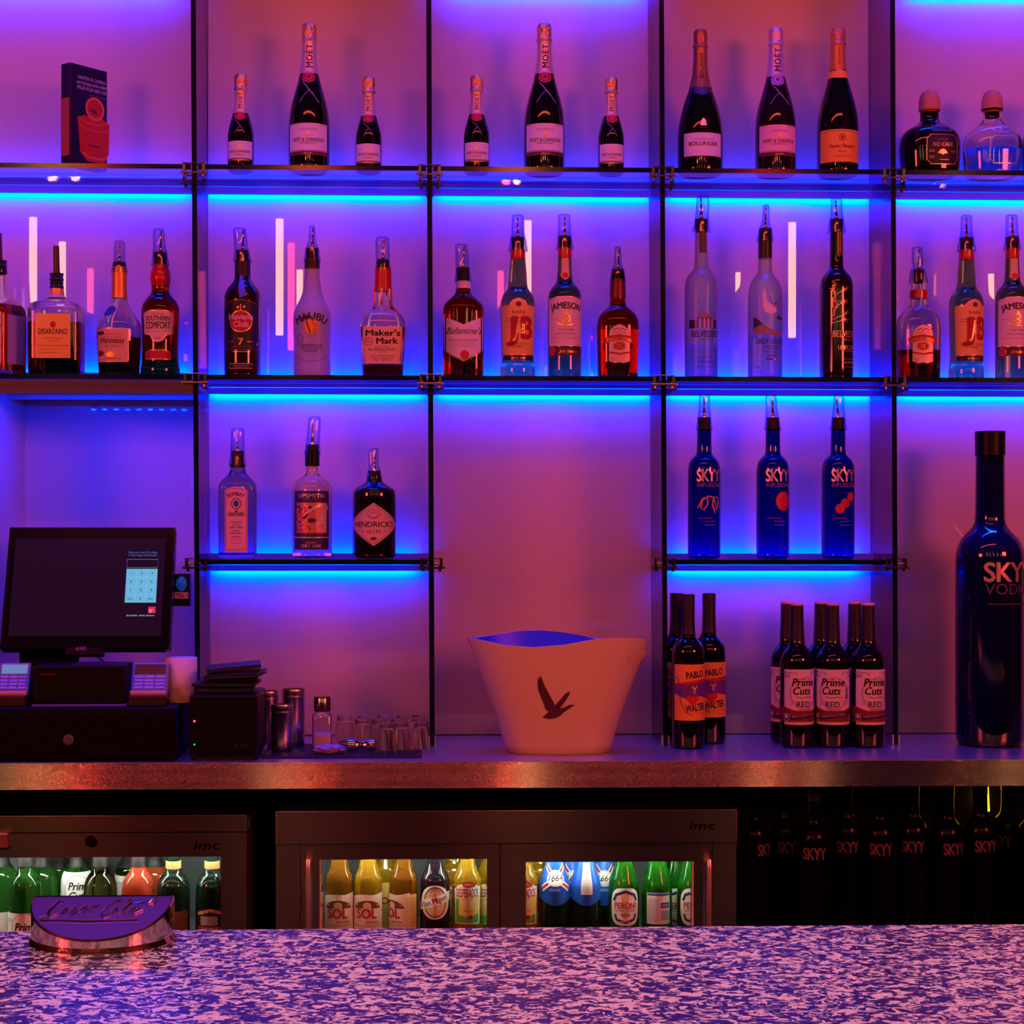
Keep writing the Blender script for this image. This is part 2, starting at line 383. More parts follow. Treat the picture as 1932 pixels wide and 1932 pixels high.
# ------------------------------------------------------------------ bottles
class Bottle:
    """prof rows: (picture y, half width in picture px[, squareness 0..1]) from the base up."""
    def __init__(s, name, label, cx, Y, zb, prof, glass, group=None, cat='bottle', nb=2.0, flat=1.0, rz=0.0,
                 hollow=None, fill=None, liquid=None, smooth=2, phi=0.0, N=36, zrel=False, wall=2.2, cut_top=False):
        s.cx, s.Y, s.zb = cx, Y, zb
        s.k = sc(Y); X = ax(cx, Y); s.X = X; s.phi = phi; s.nb = nb
        s.root = thing(name, label, cat, (X, Y, zb), rz, group)
        pr = [(0.0 if i == 0 else s.zl(p[0]), p[1] * s.k) for i, p in enumerate(prof)]
        base = pr[0]
        pr = [(0.0, base[1] * 0.86), (0.0025, base[1] * 0.97)] + [(0.006, base[1])] + pr[1:]
        pr = chaikin(pr, smooth)
        s.pr = pr; s.Rb = max(p[1] for p in pr); s.Rn = pr[-1][1]; s.flat = flat
        def blend(r): 
            t = (r - s.Rn * 1.15) / max(1e-6, (s.Rb * 0.9 - s.Rn * 1.15)); t = min(1, max(0, t)); return t * t * (3 - 2 * t)
        s.blend = blend
        bm = bmesh.new()
        rings = [ring_pts(r, r * s.fl(r), s.nn(r), N, z) for z, r in pr]
        if hollow:
            t = hollow * s.k; tb = 5 * s.k
            inn = [(z, r - t) for z, r in pr if z > tb and r - t > 0.002]
            rings += [ring_pts(r, r * s.fl(r + t) if flat != 1 else r, s.nn(r + t), N, z) for z, r in reversed(inn)]
            loft(bm, rings, True, True)
            s.body = obj('bottle_body', bm, glass, s.root)
            if fill is not None:
                zf = s.zl(fill); e = 0.0004
                lq = [(z, r + e) for z, r in inn if z < zf]
                if lq:
                    zt, rt = zf, s.rad(zf) - t + e
                    lq = lq + [(zt, rt)]; b2 = bmesh.new()
                    loft(b2, [ring_pts(r, r * s.fl(r + t) if flat != 1 else r, s.nn(r + t), N, z - (0.0006 if i == 0 else 0)) for i, (z, r) in enumerate(lq)])
                    obj('liquid', b2, liquid, s.root)
        else:
            loft(bm, rings)
            s.body = obj('bottle_body', bm, glass, s.root)
    def zl(s, y): return at(s.cx, y, s.Y)[1] - s.zb
    def nn(s, r): return 2.0 + (s.nb - 2.0) * s.blend(r)
    def fl(s, r): return 1.0 + (s.flat - 1.0) * s.blend(r)
    def rad(s, z):
        p = s.pr
        if z <= p[0][0]: return p[0][1]
        for a, b in zip(p, p[1:]):
            if a[0] <= z <= b[0]: return a[1] + (b[1] - a[1]) * (z - a[0]) / max(1e-9, b[0] - a[0])
        return p[-1][1]
    def wrapbm(s, bm, Rref=None, grow=0.0005, phi=None):
        phi = s.phi if phi is None else phi
        if s.nb <= 2.01:
            Rf = Rref or s.Rb
            cuts(bm, 0.004, 'x'); cuts(bm, 0.006, 'z')
            for v in bm.verts:
                r = s.rad(v.co.z) + grow - v.co.y; an = v.co.x / Rf + phi
                v.co = (r * math.sin(an), -r * math.cos(an), v.co.z)
        else:
            cuts(bm, 0.008, 'z'); cuts(bm, 0.006, 'x')
            for v in bm.verts:
                r = s.rad(v.co.z); x = min(abs(v.co.x), r * 0.999) / r; nx = s.nn(r)
                dpt = r * s.fl(r) * (1 - x ** nx) ** (1.0 / nx)
                v.co = (v.co.x, -(dpt + grow - v.co.y), v.co.z)
    def label(s, poly, m, items=(), name='front_label', phi=None, yref=None, txt='lettering', border=None, lab=None):
        """poly in (dx, picture y); widths are as seen, so they are unrolled to arc length"""
        ys = [p[1] for p in poly]; ym = yref or (min(ys) + max(ys)) / 2
        Rf = s.rad(s.zl(ym)); hw = max(abs(p[0]) for p in poly) * s.k; kk = 1.0
        if s.nb <= 2.01:
            q = min(0.97, hw / Rf); kk = Rf * math.asin(q) / hw if hw else 1.0
        bm = bmesh.new()
        put_poly(bm, [(a * s.k * kk, s.zl(b)) for a, b in poly], 0, 0)
        s.wrapbm(bm, Rf, 0.0005, phi)
        L = obj(name, bm, m, s.root, smooth=True, label=lab)
        its = list(items)
        if border: its.insert(0, ('l', [(a, b) for a, b in poly] + [poly[0]], border[0], border[1]))
        if its: s.prints(its, L, Rf, phi, txt, kk)
        return L
    def prints(s, items, parent=None, Rf=None, phi=None, name='lettering', kk=1.0, yref=None):
        if Rf is None: Rf = s.rad(s.zl(yref)) if yref else s.Rb
        bm, mats = draw(items, s.k, lambda dx: dx * s.k * kk, s.zl)
        s.wrapbm(bm, Rf, 0.0007, phi)
        return obj(name, bm, mats, parent or s.root, smooth=False)
    def sleeve(s, name, y0, y1, m, grow=0.6, extra=None, N=32, lab=None, hw=None, close=False):
        """a band hugging the bottle from picture y1 (low) up to y0"""
        z1, z0 = s.zl(y0), s.zl(y1); n = 8; bm = bmesh.new(); g = grow * s.k
        P = []
        for i in range(n + 1):
            z = z0 + (z1 - z0) * i / n; r = (hw * s.k if hw else s.rad(z)) + g; P.append((r, z))
        if extra: P = extra(P)
        lathe(bm, [(P[0][0] - g * 0.8, P[0][1])] + P + [(P[-1][0] - g * 0.8, P[-1][1])], N)
        return obj(name, bm, m, s.root, label=lab)
    def capfoil(s, y0, y1, hw, m, top=0.75, name='cap_foil'):
        """rounded wired cork under foil"""
        z0, z1 = s.zl(y1), s.zl(y0); h = z1 - z0; r = hw * s.k; bm = bmesh.new()
        P = [(r * 1.02, z0 - 0.001), (r * 1.13, z0 + h * .04), (r * 1.10, z0 + h * .12), (r * .97, z0 + h * .20), (r * 1.0, z0 + h * .4), (r * 1.03, z0 + h * .6), (r * .98, z0 + h * .85), (r * .80, z0 + h * .97), (r * .3, z1)]
        P2 = [(a, b) for b, a in chaikin([(b, a) for a, b in P], 2)]
        lathe(bm, P2, 32); return obj(name, bm, m, s.root)
    def pourer(s, ybot, ytop, ycap, cw=13, tilt=0.0, rot=0.0, flatt=0.62, skirt=19, cw2=14, spout=True, lean=0.04, lab=None, collar=12.5):
        k = s.k; z0, z1, z2 = s.zl(ybot), s.zl(ytop), s.zl(ycap)
        bm = bmesh.new(); P = []; n = 5
        for i in range(n):
            a = z0 + (z1 - z0) * i / n; h = (z1 - z0) / n; rr = collar * k * (0.94 + 0.07 * i / n)
            P += [(rr * .92, a), (rr, a + h * .25), (rr, a + h * .8), (rr * .92, a + h * .98)]
        P.append((3 * k, z1)); P.insert(0, (collar * k * .8, z0 - 3 * k)); lathe(bm, P, 24)
        pr = obj('pourer', bm, BLACKR, s.root, label='black rubber pourer with a metal spout')
        bm = bmesh.new(); H = z2 - z1
        lathe(bm, [(3.6 * k, z1), (3.0 * k, z1 + H * .3), (2.3 * k, z1 + H * .32), (1.6 * k, z1 + H * .9)], 12, tilt=lean, z0=z1)
        obj('spout', bm, CHROME, pr)
        bm = bmesh.new(); rings = []; zs = z0 - 2 * k
        Q = [(skirt, zs, 1.0), (skirt * .88, zs + (z1 - zs) * .5, 1.0), (skirt * .78, z1, 1.0), (cw2, z1 + H * .12, .9), (cw * 1.04, z1 + H * .35, flatt * 1.1), (cw, z1 + H * .8, flatt), (cw * .95, z2 - H * .06, flatt), (cw * .75, z2 - H * .01, flatt), (cw * .3, z2 + H * .01, flatt)]
        c, sn = math.cos(rot), math.sin(rot)
        for r, z, f in Q:
            ring = ring_pts(r * k, r * k * f, 2.0, 28, z)
            off = tilt * max(0, z - z0)
            rings.append([(x * c - y * sn + off, x * sn + y * c, zz) for x, y, zz in ring])
        loft(bm, rings, False, True); obj('pourer_cap', bm, CAPM, pr, label='clear plastic cap over the pourer')
        return pr

# ================================================================== the setting
YW, YS, YF = 0.0, -0.2, -0.448           # panel wall, shelf front, back counter front
ZC = 0.949                               # back counter top
DIV = [(363.5, 374.0), (808.0, 816.0), (1247.0, 1256.0), (1683.0, 1690.5)]
LEANX = []
def divx(i, py=980, Y=YS): a, b = DIV[i]; return ax(a + (b - a) * py / 1405.0, Y)
XD = [divx(i) for i in range(4)]
XL, XR = ax(-430, YS), ax(2122, YS)      # bays go on outside the frame
S1, S2, S3 = az(314.3, YS), az(709, YS), az(1056, YS)
ST = 0.0105
XNL = ax(47, 0.15)                        # left side of the till niche
ZN = az(747, YS)                          # niche ceiling
bm = bmesh.new()
box(bm, XL - .6, XD[0], YW, YW + 0.01, ZN + 0.002, 3.4)
box(bm, XD[0] - .002, XR + .6, YW, YW + 0.01, ZC + 0.002, 3.4)
struct('wall_back', bm, WALL)
bm = bmesh.new()                          # the niche lining: back, left side, top
box(bm, XNL - .01, XD[0] + .004, 0.15, 0.16, ZC, ZN + .01)
box(bm, XNL - .012, XNL, YS, 0.152, ZC, ZN + .01)
box(bm, XNL, XD[0] + .004, YS + .012, 0.15, ZN + .012, ZN + .02)
box(bm, XD[0] - .002, XD[0] + .004, 0.01, 0.155, ZC, ZN)
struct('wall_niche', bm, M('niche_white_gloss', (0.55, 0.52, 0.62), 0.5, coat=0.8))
ROOMW = M('room_wall_dark_red', (0.10, 0.03, 0.03), 0.8)
bm = bmesh.new(); box(bm, -5, 5, -9.6, 0.9, -0.05, 0); struct('floor', bm, M('dark_floor', (0.03, 0.025, 0.03), 0.5))
bm = bmesh.new(); box(bm, -5, 5, -9.6, 0.9, 3.4, 3.45); struct('ceiling', bm, M('dark_ceiling', (0.05, 0.02, 0.025), 0.9))
bm = bmesh.new(); box(bm, -5, 5, -9.7, -9.6, 0, 3.4); struct('wall_front', bm, ROOMW)
bm = bmesh.new(); box(bm, -5.1, -5, -9.6, 0.9, 0, 3.4); struct('wall_left', bm, ROOMW)
bm = bmesh.new(); box(bm, 5, 5.1, -9.6, 0.9, 0, 3.4); struct('wall_right', bm, ROOMW)
bm = bmesh.new(); box(bm, -5, 5, 0.8, 0.9, 0, 3.4); box(bm, -5, 5, 0.0, 0.012, 0, ZC - .06); struct('wall_far', bm, BLACKM)

# back counter: brushed steel top with a folded front edge
bm = bmesh.new()
ztk = ZC - az(1486, YF)
box(bm, XL - .8, XR + .8, YF, 0.15, ZC - 0.012, ZC, 0)
fs_ = box(bm, XL - .8, XR + .8, YF - .001, YF + .02, ZC - ztk, ZC - 0.0005, 1)
for v_ in {v for f in fs_ for v in f.verts}:   # the folded edge leans out a little at its foot
    if v_.co.y < YF and v_.co.z < ZC - .03: v_.co.y -= .003
o = obj('back_counter_top', bm, [STEELTOP, STEEL], None, smooth=False)
tag(o, 'long brushed steel back counter top below the glass shelves', 'counter')

# glass uprights: tinted sheet seen through its faces, dark front edge
div_names = ['between the till niche and the gin shelf', 'left of the white ice bucket', 'right of the white ice bucket', 'beside the giant blue bottle']
for i in range(4):
    a, b = DIV[i]
    bm = bmesh.new(); hw = 4.7 * sc(YS); ztop = 2.85
    zt, zb_ = ztop, ZC + 0.0015
    xt = ax(a, YS) - (ztop - CAMZ - 980 * sc(YS)) / (1405 * sc(YS)) * (ax(b, YS) - ax(a, YS)); xb = ax(b, YS)
    vs = []
    for z, x in ((zb_, xb), (zt, xt)):
        for y in (YS, -0.006):
            for s_ in (-hw, hw): vs.append(bm.verts.new((x + s_, y, z)))
    for q, mi in (((0, 1, 5, 4), 1), ((2, 6, 7, 3), 0), ((0, 4, 6, 2), 0), ((1, 3, 7, 5), 0), ((0, 2, 3, 1), 0), ((4, 5, 7, 6), 0)):
        bm.faces.new([vs[j] for j in q]).material_index = mi
    o = obj('glass_divider', bm, [DIVG, EDGE], None, smooth=False)
    tag(o, 'upright smoked glass divider ' + div_names[i], 'glass divider', 'glass uprights of the shelving')
    # copper-toned clip at the foot
    bm = bmesh.new()
    for s_ in (-1, 1): box(bm, xb + s_ * (hw + .0012) - .0012, xb + s_ * (hw + .0012) + .0012, YS - .003, YS + .022, ZC + .0005, ZC + .022)
    obj('foot_clip', bm, SATIN, o, smooth=False)

def edgex(bay, side, py):
    """x of a bay's side at the shelf front"""
    if side < 0: return XL if bay == 0 else divx(bay - 1, py) + 0.008
    return XR if bay == 4 else divx(bay, py) - 0.008
bay_names = ['leftmost', 'second', 'middle', 'fourth', 'rightmost']
def shelf(bay, z, py, what):
    x0, x1 = edgex(bay, -1, py), edgex(bay, 1, py)
    bm = bmesh.new(); vs = [bm.verts.new((x, y, zz)) for zz in (z - ST, z) for y in (YS, -0.045) for x in (x0, x1)]
    for q, mi in (((0, 2, 3, 1), 0), ((4, 5, 7, 6), 0), ((0, 1, 5, 4), 1), ((2, 6, 7, 3), 0), ((0, 4, 6, 2), 0), ((1, 3, 7, 5), 0)):
        bm.faces.new([vs[j] for j in q]).material_index = mi
    o = obj('glass_shelf', bm, [SHELFG, EDGE], None, smooth=False)
    tag(o, what, 'glass shelf', 'glass shelves')
    return o
shelf(0, S1, 314, 'glass shelf carrying the cocktail gift box'); shelf(1, S1, 314, 'upper glass shelf carrying three champagne bottles, second bay from left')
shelf(2, S1, 314, 'upper glass shelf carrying three champagne bottles in the middle bay'); shelf(3, S1, 314, 'glass shelf under the three differently labelled champagne bottles')
shelf(4, S1, 314, 'glass shelf carrying the squat cork-stoppered tequila bottles at top right')
shelf(0, S2, 709, 'glass shelf above the till carrying four spirit bottles'); shelf(1, S2, 709, 'glass shelf carrying the white coconut rum bottle')
shelf(2, S2, 709, 'glass shelf carrying four whisky bottles above the ice bucket'); shelf(3, S2, 709, 'glass shelf carrying two frosted and one black vodka bottle')
shelf(4, S2, 709, 'glass shelf of whisky bottles above the giant blue bottle')
shelf(1, S3, 1056, 'lower glass shelf carrying the three gin bottles'); shelf(3, S3, 1056, 'lower glass shelf carrying three blue flavoured vodka bottles')

# LED rails behind the shelves: aluminium channel with one strip firing down and one firing up
RAILM = M('grey_rail_lacquer', (0.34, 0.28, 0.46), 0.4)
def diffuser():
    m = M('rail_acrylic', (0.32, 0.20, 0.70), 0.35); nt = m.node_tree; b = nt.nodes['Principled BSDF']
    t = nt.nodes.new('ShaderNodeBsdfTranslucent'); t.inputs[0].default_value = (.8, .8, 1, 1)
    x = nt.nodes.new('ShaderNodeMixShader'); x.inputs[0].default_value = 0.2
    nt.links.new(b.outputs[0], x.inputs[1]); nt.links.new(t.outputs[0], x.inputs[2]); nt.links.new(x.outputs[0], nt.nodes['Material Output'].inputs[0])
    return m
RAILM2 = diffuser()
def blue_led(name, s, g=0.026, r=-0.008):
    # a 465 nm diode lies outside the screen gamut: its red is slightly below zero
    m = bpy.data.materials.new(name); m.use_nodes = True; nt = m.node_tree; nt.nodes.clear()
    o_ = nt.nodes.new('ShaderNodeOutputMaterial'); e_ = nt.nodes.new('ShaderNodeEmission'); c_ = nt.nodes.new('ShaderNodeCombineXYZ')
    c_.inputs[0].default_value = r; c_.inputs[1].default_value = g; c_.inputs[2].default_value = 1.0
    nt.links.new(c_.outputs[0], e_.inputs[0]); e_.inputs[1].default_value = s; nt.links.new(e_.outputs[0], o_.inputs[0]); return m
LEDD = blue_led('blue_led_down', 345.0, .022)
LEDU = blue_led('blue_led_up', 84.0, .026); LEDU2 = blue_led('blue_led_up_bright', 200.0, .020)
YR = -0.040
def rail(bay, ybot, what, x0p=None, x1p=None, up=True, down=True, m0=0.0, m1=0.0, gap=0.004, H=0.031):
    z0 = az(ybot, YR); z1 = z0 + H
    x0 = (XL if bay == 0 else divx(bay - 1, ybot, YR) + gap); x1 = (XR if bay == 4 else divx(bay, ybot, YR) - gap)
    bm = bmesh.new()
    box(bm, x0, x1, YR, YR + .004, z0, z0 + .0126); box(bm, x0, x1, YR, YR + .004, z0 + .0142, z1)
    for xe in (x0, x1 - .004): box(bm, xe, xe + .004, YR + .004, YW - .0005, z0, z1)
    box(bm, x0, x1, YR + .004, -.014, z0, z0 + .0014); box(bm, x0, x1, YR + .004, -.0005, z0 + .0117, z0 + .0123)  # lip and web added to cut off the strips' light spread
    o = obj('led_rail', bm, RAILM2, None, smooth=False)
    tag(o, what, 'led light rail', 'blue led rails behind the shelves')
    if down:
        bm = bmesh.new(); box(bm, x0 + m0 + .012, x1 - m1 - .012, -.034, -.010, z0 + .0085, z0 + .0115)
        obj('led_strip', bm, LEDD, o, smooth=False, label='blue led strip shining down the wall')
    if up:
        bm = bmesh.new(); box(bm, x0 + m0 + .012, x1 - m1 - .012, -.017, -.008, z0 + .0245, z0 + .0285)
        obj('led_strip', bm, LEDU if ybot < 500 else LEDU2, o, smooth=False, label='blue led strip shining up the wall')
    return o
for b in range(5):
    rail(b, 367, 'blue led rail behind the upper glass shelf of the %s bay' % bay_names[b])
    if b: rail(b, 744, 'blue led rail behind the second glass shelf of the %s bay' % bay_names[b])
rail(0, 732, 'led rail hidden behind the shelf edge above the till niche', down=False)
for b in (0, 2, 4): rail(b, -24, 'blue led rail glowing at the top edge of the %s bay' % bay_names[b], up=False, m0=0.03, m1=0.03)
rail(1, 1077, 'blue led rail behind the lower gin shelf', m0=.02, m1=.02, H=.039); rail(3, 1077, 'blue led rail behind the lower flavoured vodka shelf', m0=.005, m1=.06, H=.039)

# fascia over the till niche and its dotted strip
bm = bmesh.new(); zf0 = az(745, YS); box(bm, XL, XD[0] - .008, YS + .0015, YS + .010, zf0, S2 - ST - .0015)
o = obj('niche_fascia', bm, M('brown_fascia', (0.10, 0.07, 0.12), 0.35), None, smooth=False)
tag(o, 'narrow dark fascia board under the shelf above the till', 'fascia board')
bm = bmesh.new(); bm2 = bmesh.new()
box(bm, ax(60, YS) , XD[0] - .01, YS + .035, YS + .047, ZN + .0085, ZN + .0115)
led = obj('led_tape', bm, RAILM, None, smooth=False); tag(led, 'dotted blue led tape under the niche ceiling above the till', 'led tape')
x = ax(66, YS)
for q in range(60):
    if x > XD[0] - .02: break
    box(bm2, x, x + .009, YS + .037, YS + .045, ZN + .0065, ZN + .0085); x += .0282
obj('led_diode', bm2, blue_led('blue_led_dots', 850.0, .022), led, smooth=False)
# chrome shelf connectors: one pair of clamps at the front, one at the back of each crossing
def bracket_proto():
    r = thing('shelf_bracket', 'x', 'shelf bracket'); bm = bmesh.new()
    box(bm, -.029, .029, -.012, .012, -.0195, -.0155, bev=.0008); obj('clamp_plate', bm, DCHROME, r, smooth=False)
    bm = bmesh.new(); box(bm, -.024, .024, -.012, .012, .0012, .0032, bev=.0006); obj('clamp_plate', bm, DCHROME, r, smooth=False)
    bm = bmesh.new(); tube(bm, [(-.019, -.004, -.008), (.019, -.004, -.008)], .0032, 10); obj('pin', bm, SATIN, r)
    for s_ in (-1, 1):
        bm = bmesh.new(); tube(bm, [(s_ * .0185, -.002, -.0255), (s_ * .0185, -.002, -.0125)], .0036, 10); obj('bolt', bm, DCHROME, r)
        bm = bmesh.new(); box(bm, s_ * .021 - .003, s_ * .021 + .003, -.010, .010, -.0155, .0012); obj('side_plate', bm, DCHROME, r, smooth=False)
    return r
first = bracket_proto(); used = False
sh_names = {0: 'upper', 1: 'second', 2: 'lower'}
dv = ['first upright from left', 'upright left of the ice bucket', 'upright right of the ice bucket', 'last upright on the right']
for i in range(4):
    for j, (z, py) in enumerate(((S1, 314), (S2, 709), (S3, 1056))):
        for k_, yy in enumerate((YS + .0125 - .004, -.062)):
            if j == 2 and k_ == 1: continue
            nm = 'chrome %s glass clamp of the %s shelf, %s' % (('front', 'rear')[k_], sh_names[j], dv[i])
            L_ = (divx(i, py, yy), yy, z)
            if not used: first.location = L_; first['label'] = nm; first['group'] = 'chrome clamps holding the glass shelves'; used = True
            else: copy_tree(first, L_, nm)

# pendant tubes in the bar room; the glossy panels mirror them
TW = emat('warm_white_tube', (1.0, 0.56, 0.22), 12.5); TR_ = emat('red_tube', (1.0, 0.08, 0.08), 12.0)
CORD = BLACKM
cols = {0: [62, 527, 995, 1494], 1: [117, 549, 976, 1403, 1830], 2: [170, 565, 944, 1393, 1869]}
redset = {(1, 549), (2, 170), (2, 944)}
pend = None
rowdist = (6.25, 7.16, 8.36); rowname = ('nearest', 'middle', 'farthest')
for r_ in range(3):
    xs = cols[r_]
    step = xs[1] - xs[0]
    for n_, px in enumerate(xs):
        Ym = rowdist[r_]; X, zt = at(px, 414 if r_ == 0 else (463 if r_ == 1 else 513), Ym)
        zt = 1.437 + 565 * (6.25 + 4.1) / F; zb_ = 1.437 + 346 * (6.25 + 4.1) / F
        root = thing('pendant_tube_light', '%s hanging tube light of the %s row, mirrored in the %s bay' % ('red' if (r_, px) in redset else 'warm white', rowname[r_], bay_names[sum(px > q for q in (367, 812, 1252, 1687))]), 'pendant light', (X, -Ym, zt), 0, 'hanging tube lights')
        bm = bmesh.new(); lathe(bm, [(.0215, zb_ - zt), (.022, zb_ - zt + .004), (.022, -.002)], 20); obj('tube', bm, TR_ if (r_, px) in redset else TW, root)
        bm = bmesh.new(); tube(bm, [(0, 0, -.004), (0, 0, 3.4 - zt)], .002, 6); obj('cord', bm, CORD, root)

# front bar top: speckled terrazzo-like composite
def terrazzo():
    m = bpy.data.materials.new('speckled_bar_top'); m.use_nodes = True; nt = m.node_tree; b = nt.nodes['Principled BSDF']
    tc = nt.nodes.new('ShaderNodeTexCoord'); mp = nt.nodes.new('ShaderNodeMapping'); mp.inputs['Scale'].default_value = (.62, .8, 1)
    nt.links.new(tc.outputs['Object'], mp.inputs[0])
    def noise(s, d, dist=0.0, off=0.0):
        n = nt.nodes.new('ShaderNodeTexNoise'); n.inputs['Scale'].default_value = s; n.inputs['Detail'].default_value = d
        n.inputs['Distortion'].default_value = dist; n.inputs['Roughness'].default_value = .55
        m2 = nt.nodes.new('ShaderNodeMapping'); m2.inputs['Location'].default_value = (off, off * .7, 0); nt.links.new(mp.outputs[0], m2.inputs[0])
        nt.links.new(m2.outputs[0], n.inputs['Vector']); return n
    def ramp(n, a, bb, c0, c1):
        r = nt.nodes.new('ShaderNodeValToRGB'); r.color_ramp.elements[0].position = a; r.color_ramp.elements[1].position = bb
        r.color_ramp.elements[0].color = (*c0, 1); r.color_ramp.elements[1].color = (*c1, 1); nt.links.new(n.outputs['Fac'], r.inputs[0]); return r
    def mix(f, a, bb):
        x = nt.nodes.new('ShaderNodeMix'); x.data_type = 'RGBA'; nt.links.new(f.outputs[0], x.inputs[0]); nt.links.new(a.outputs[0], x.inputs[6]) if hasattr(a, 'outputs') and a.bl_idname != 'ShaderNodeMix' else nt.links.new(a.outputs[2], x.inputs[6])
        x.inputs[7].default_value = (*bb, 1); return x
    base = ramp(noise(86, 4, 1.2), .500, .532, (.008, .008, .040), (.74, .74, .50))
    k1 = ramp(noise(150, 2, .6, 3.1), .56, .59, (0, 0, 0), (1, 1, 1)); a1 = mix(k1, base, (.03, .03, .08))
    k2 = ramp(noise(130, 2, .9, 7.7), .60, .63, (0, 0, 0), (1, 1, 1)); a2 = mix(k2, a1, (.80, .78, .56))
    k3 = ramp(noise(170, 2, .5, 11.3), .62, .645, (0, 0, 0), (1, 1, 1)); a3 = mix(k3, a2, (.01, .008, .02))
    nt.links.new(a3.outputs[2], b.inputs['Base Color']); b.inputs['Roughness'].default_value = 0.32; b.inputs['Specular IOR Level'].default_value = 0.5
    b.inputs['Coat Weight'].default_value = 0.25; b.inputs['Coat Roughness'].default_value = 0.25
    return m
ZB = 0.945; YB = -1.915
bar = thing('front_bar', 'long bar with a speckled pink and violet top across the foreground', 'bar', (0, YB, 0))
bm = bmesh.new(); box(bm, -2.2, 2.2, -.70, 0, ZB - .04, ZB, bev=.003); obj('worktop', bm, terrazzo(), bar, smooth=False, label='speckled pink and violet bar top')
bm = bmesh.new(); box(bm, -2.15, 2.15, -.62, -.06, 0.0, ZB - .0405); obj('body', bm, BLACKM, bar, smooth=False)

# ================================================================== row one: champagne, gift box, tequila
YBT = -0.112
def zy(row): return {1: S1, 2: S2, 3: S3}[row]
GRP_S = 'small gold-foiled champagne bottles'; GRP_L = 'tall gold-foiled champagne bottles'
def moet_small(cx, top, label):
    o = 317 - 315; d = top - 140
    b = Bottle('champagne_bottle', label, cx, YBT, S1, [(317 + 0 * d, 24.5), (262 + d, 24.5), (250 + d, 24), (235 + d, 20.5), (215 + d, 14.5), (200 + d, 12), (178 + d, 10.3), (150 + d, 10.3)], CHAMP, GRP_S)
    b.capfoil(top, 172 + d, 12.2, GFOIL); b.sleeve('neck_foil', 172 + d, 216 + d, NFOIL)
    b.prints([('t', 'MOET', 1, 213 + d, 6.5, 30, INK, {'rot': R(90), 'bold': .01})] if False else [], b.root) if False else None
    vt(b, 'MOET', 192 + d, 30, 6.5, INK)
    b.label([(10 * math.cos(t * .3), 221 + d + 9.5 * math.sin(t * .3)) for t in range(21)], REDSEAL, [('o', 0, 221 + d, 6.5, 6.5, .8, INK)], name='red_seal')
    b.prints([('l', [(-12, 230 + d), (-6, 234 + d), (0, 240 + d), (5, 248 + d), (9, 256 + d)], 1.0, GREYINK), ('l', [(1, 242 + d), (-4, 248 + d), (-8, 256 + d)], 1.0, GREYINK)], yref=245 + d, name='ribbon_print')
    b.label(rect(22, 271 + d, 305 + d), PAPER, [('t', 'MOET & CHANDON', 0, 293 + d, 4.6, 41, INK, {'bold': .01}), ('t', 'IMPERIAL', 0, 298.5 + d, 2.6, 19, BROWNINK), ('e', 0, 282 + d, 3, 2.2, GOLDINK), ('r', -21.5, 303 + d, 21.5, 304.2 + d, BROWNINK)])
    b.prints([('l', [(-24 + i, 307 + d + .0 * i) for i in range(0, 48, 4)], .8, GOLDINK)], yref=300 + d, name='foot_line')
    return b
def vt(b, s, yc, length, h, m, dx=0.0, bold=.012, spacing=1.15, name='neck_lettering', R_=None):
    """writing running up the neck"""
    bm, mats = bmesh.new(), [m]
    put_text(bm, s, 0, 0, h * b.k, length * b.k, bold=bold, spacing=spacing, rot=R(90))
    xs = [v.co.x for v in bm.verts]; zs = [v.co.z for v in bm.verts]
    for v in bm.verts: v.co.x += dx * b.k - (max(xs) + min(xs)) / 2; v.co.z += b.zl(yc) - (max(zs) + min(zs)) / 2
    b.wrapbm(bm, b.rad(b.zl(yc)), 0.0012); return obj(name, bm, mats, b.root, smooth=False)
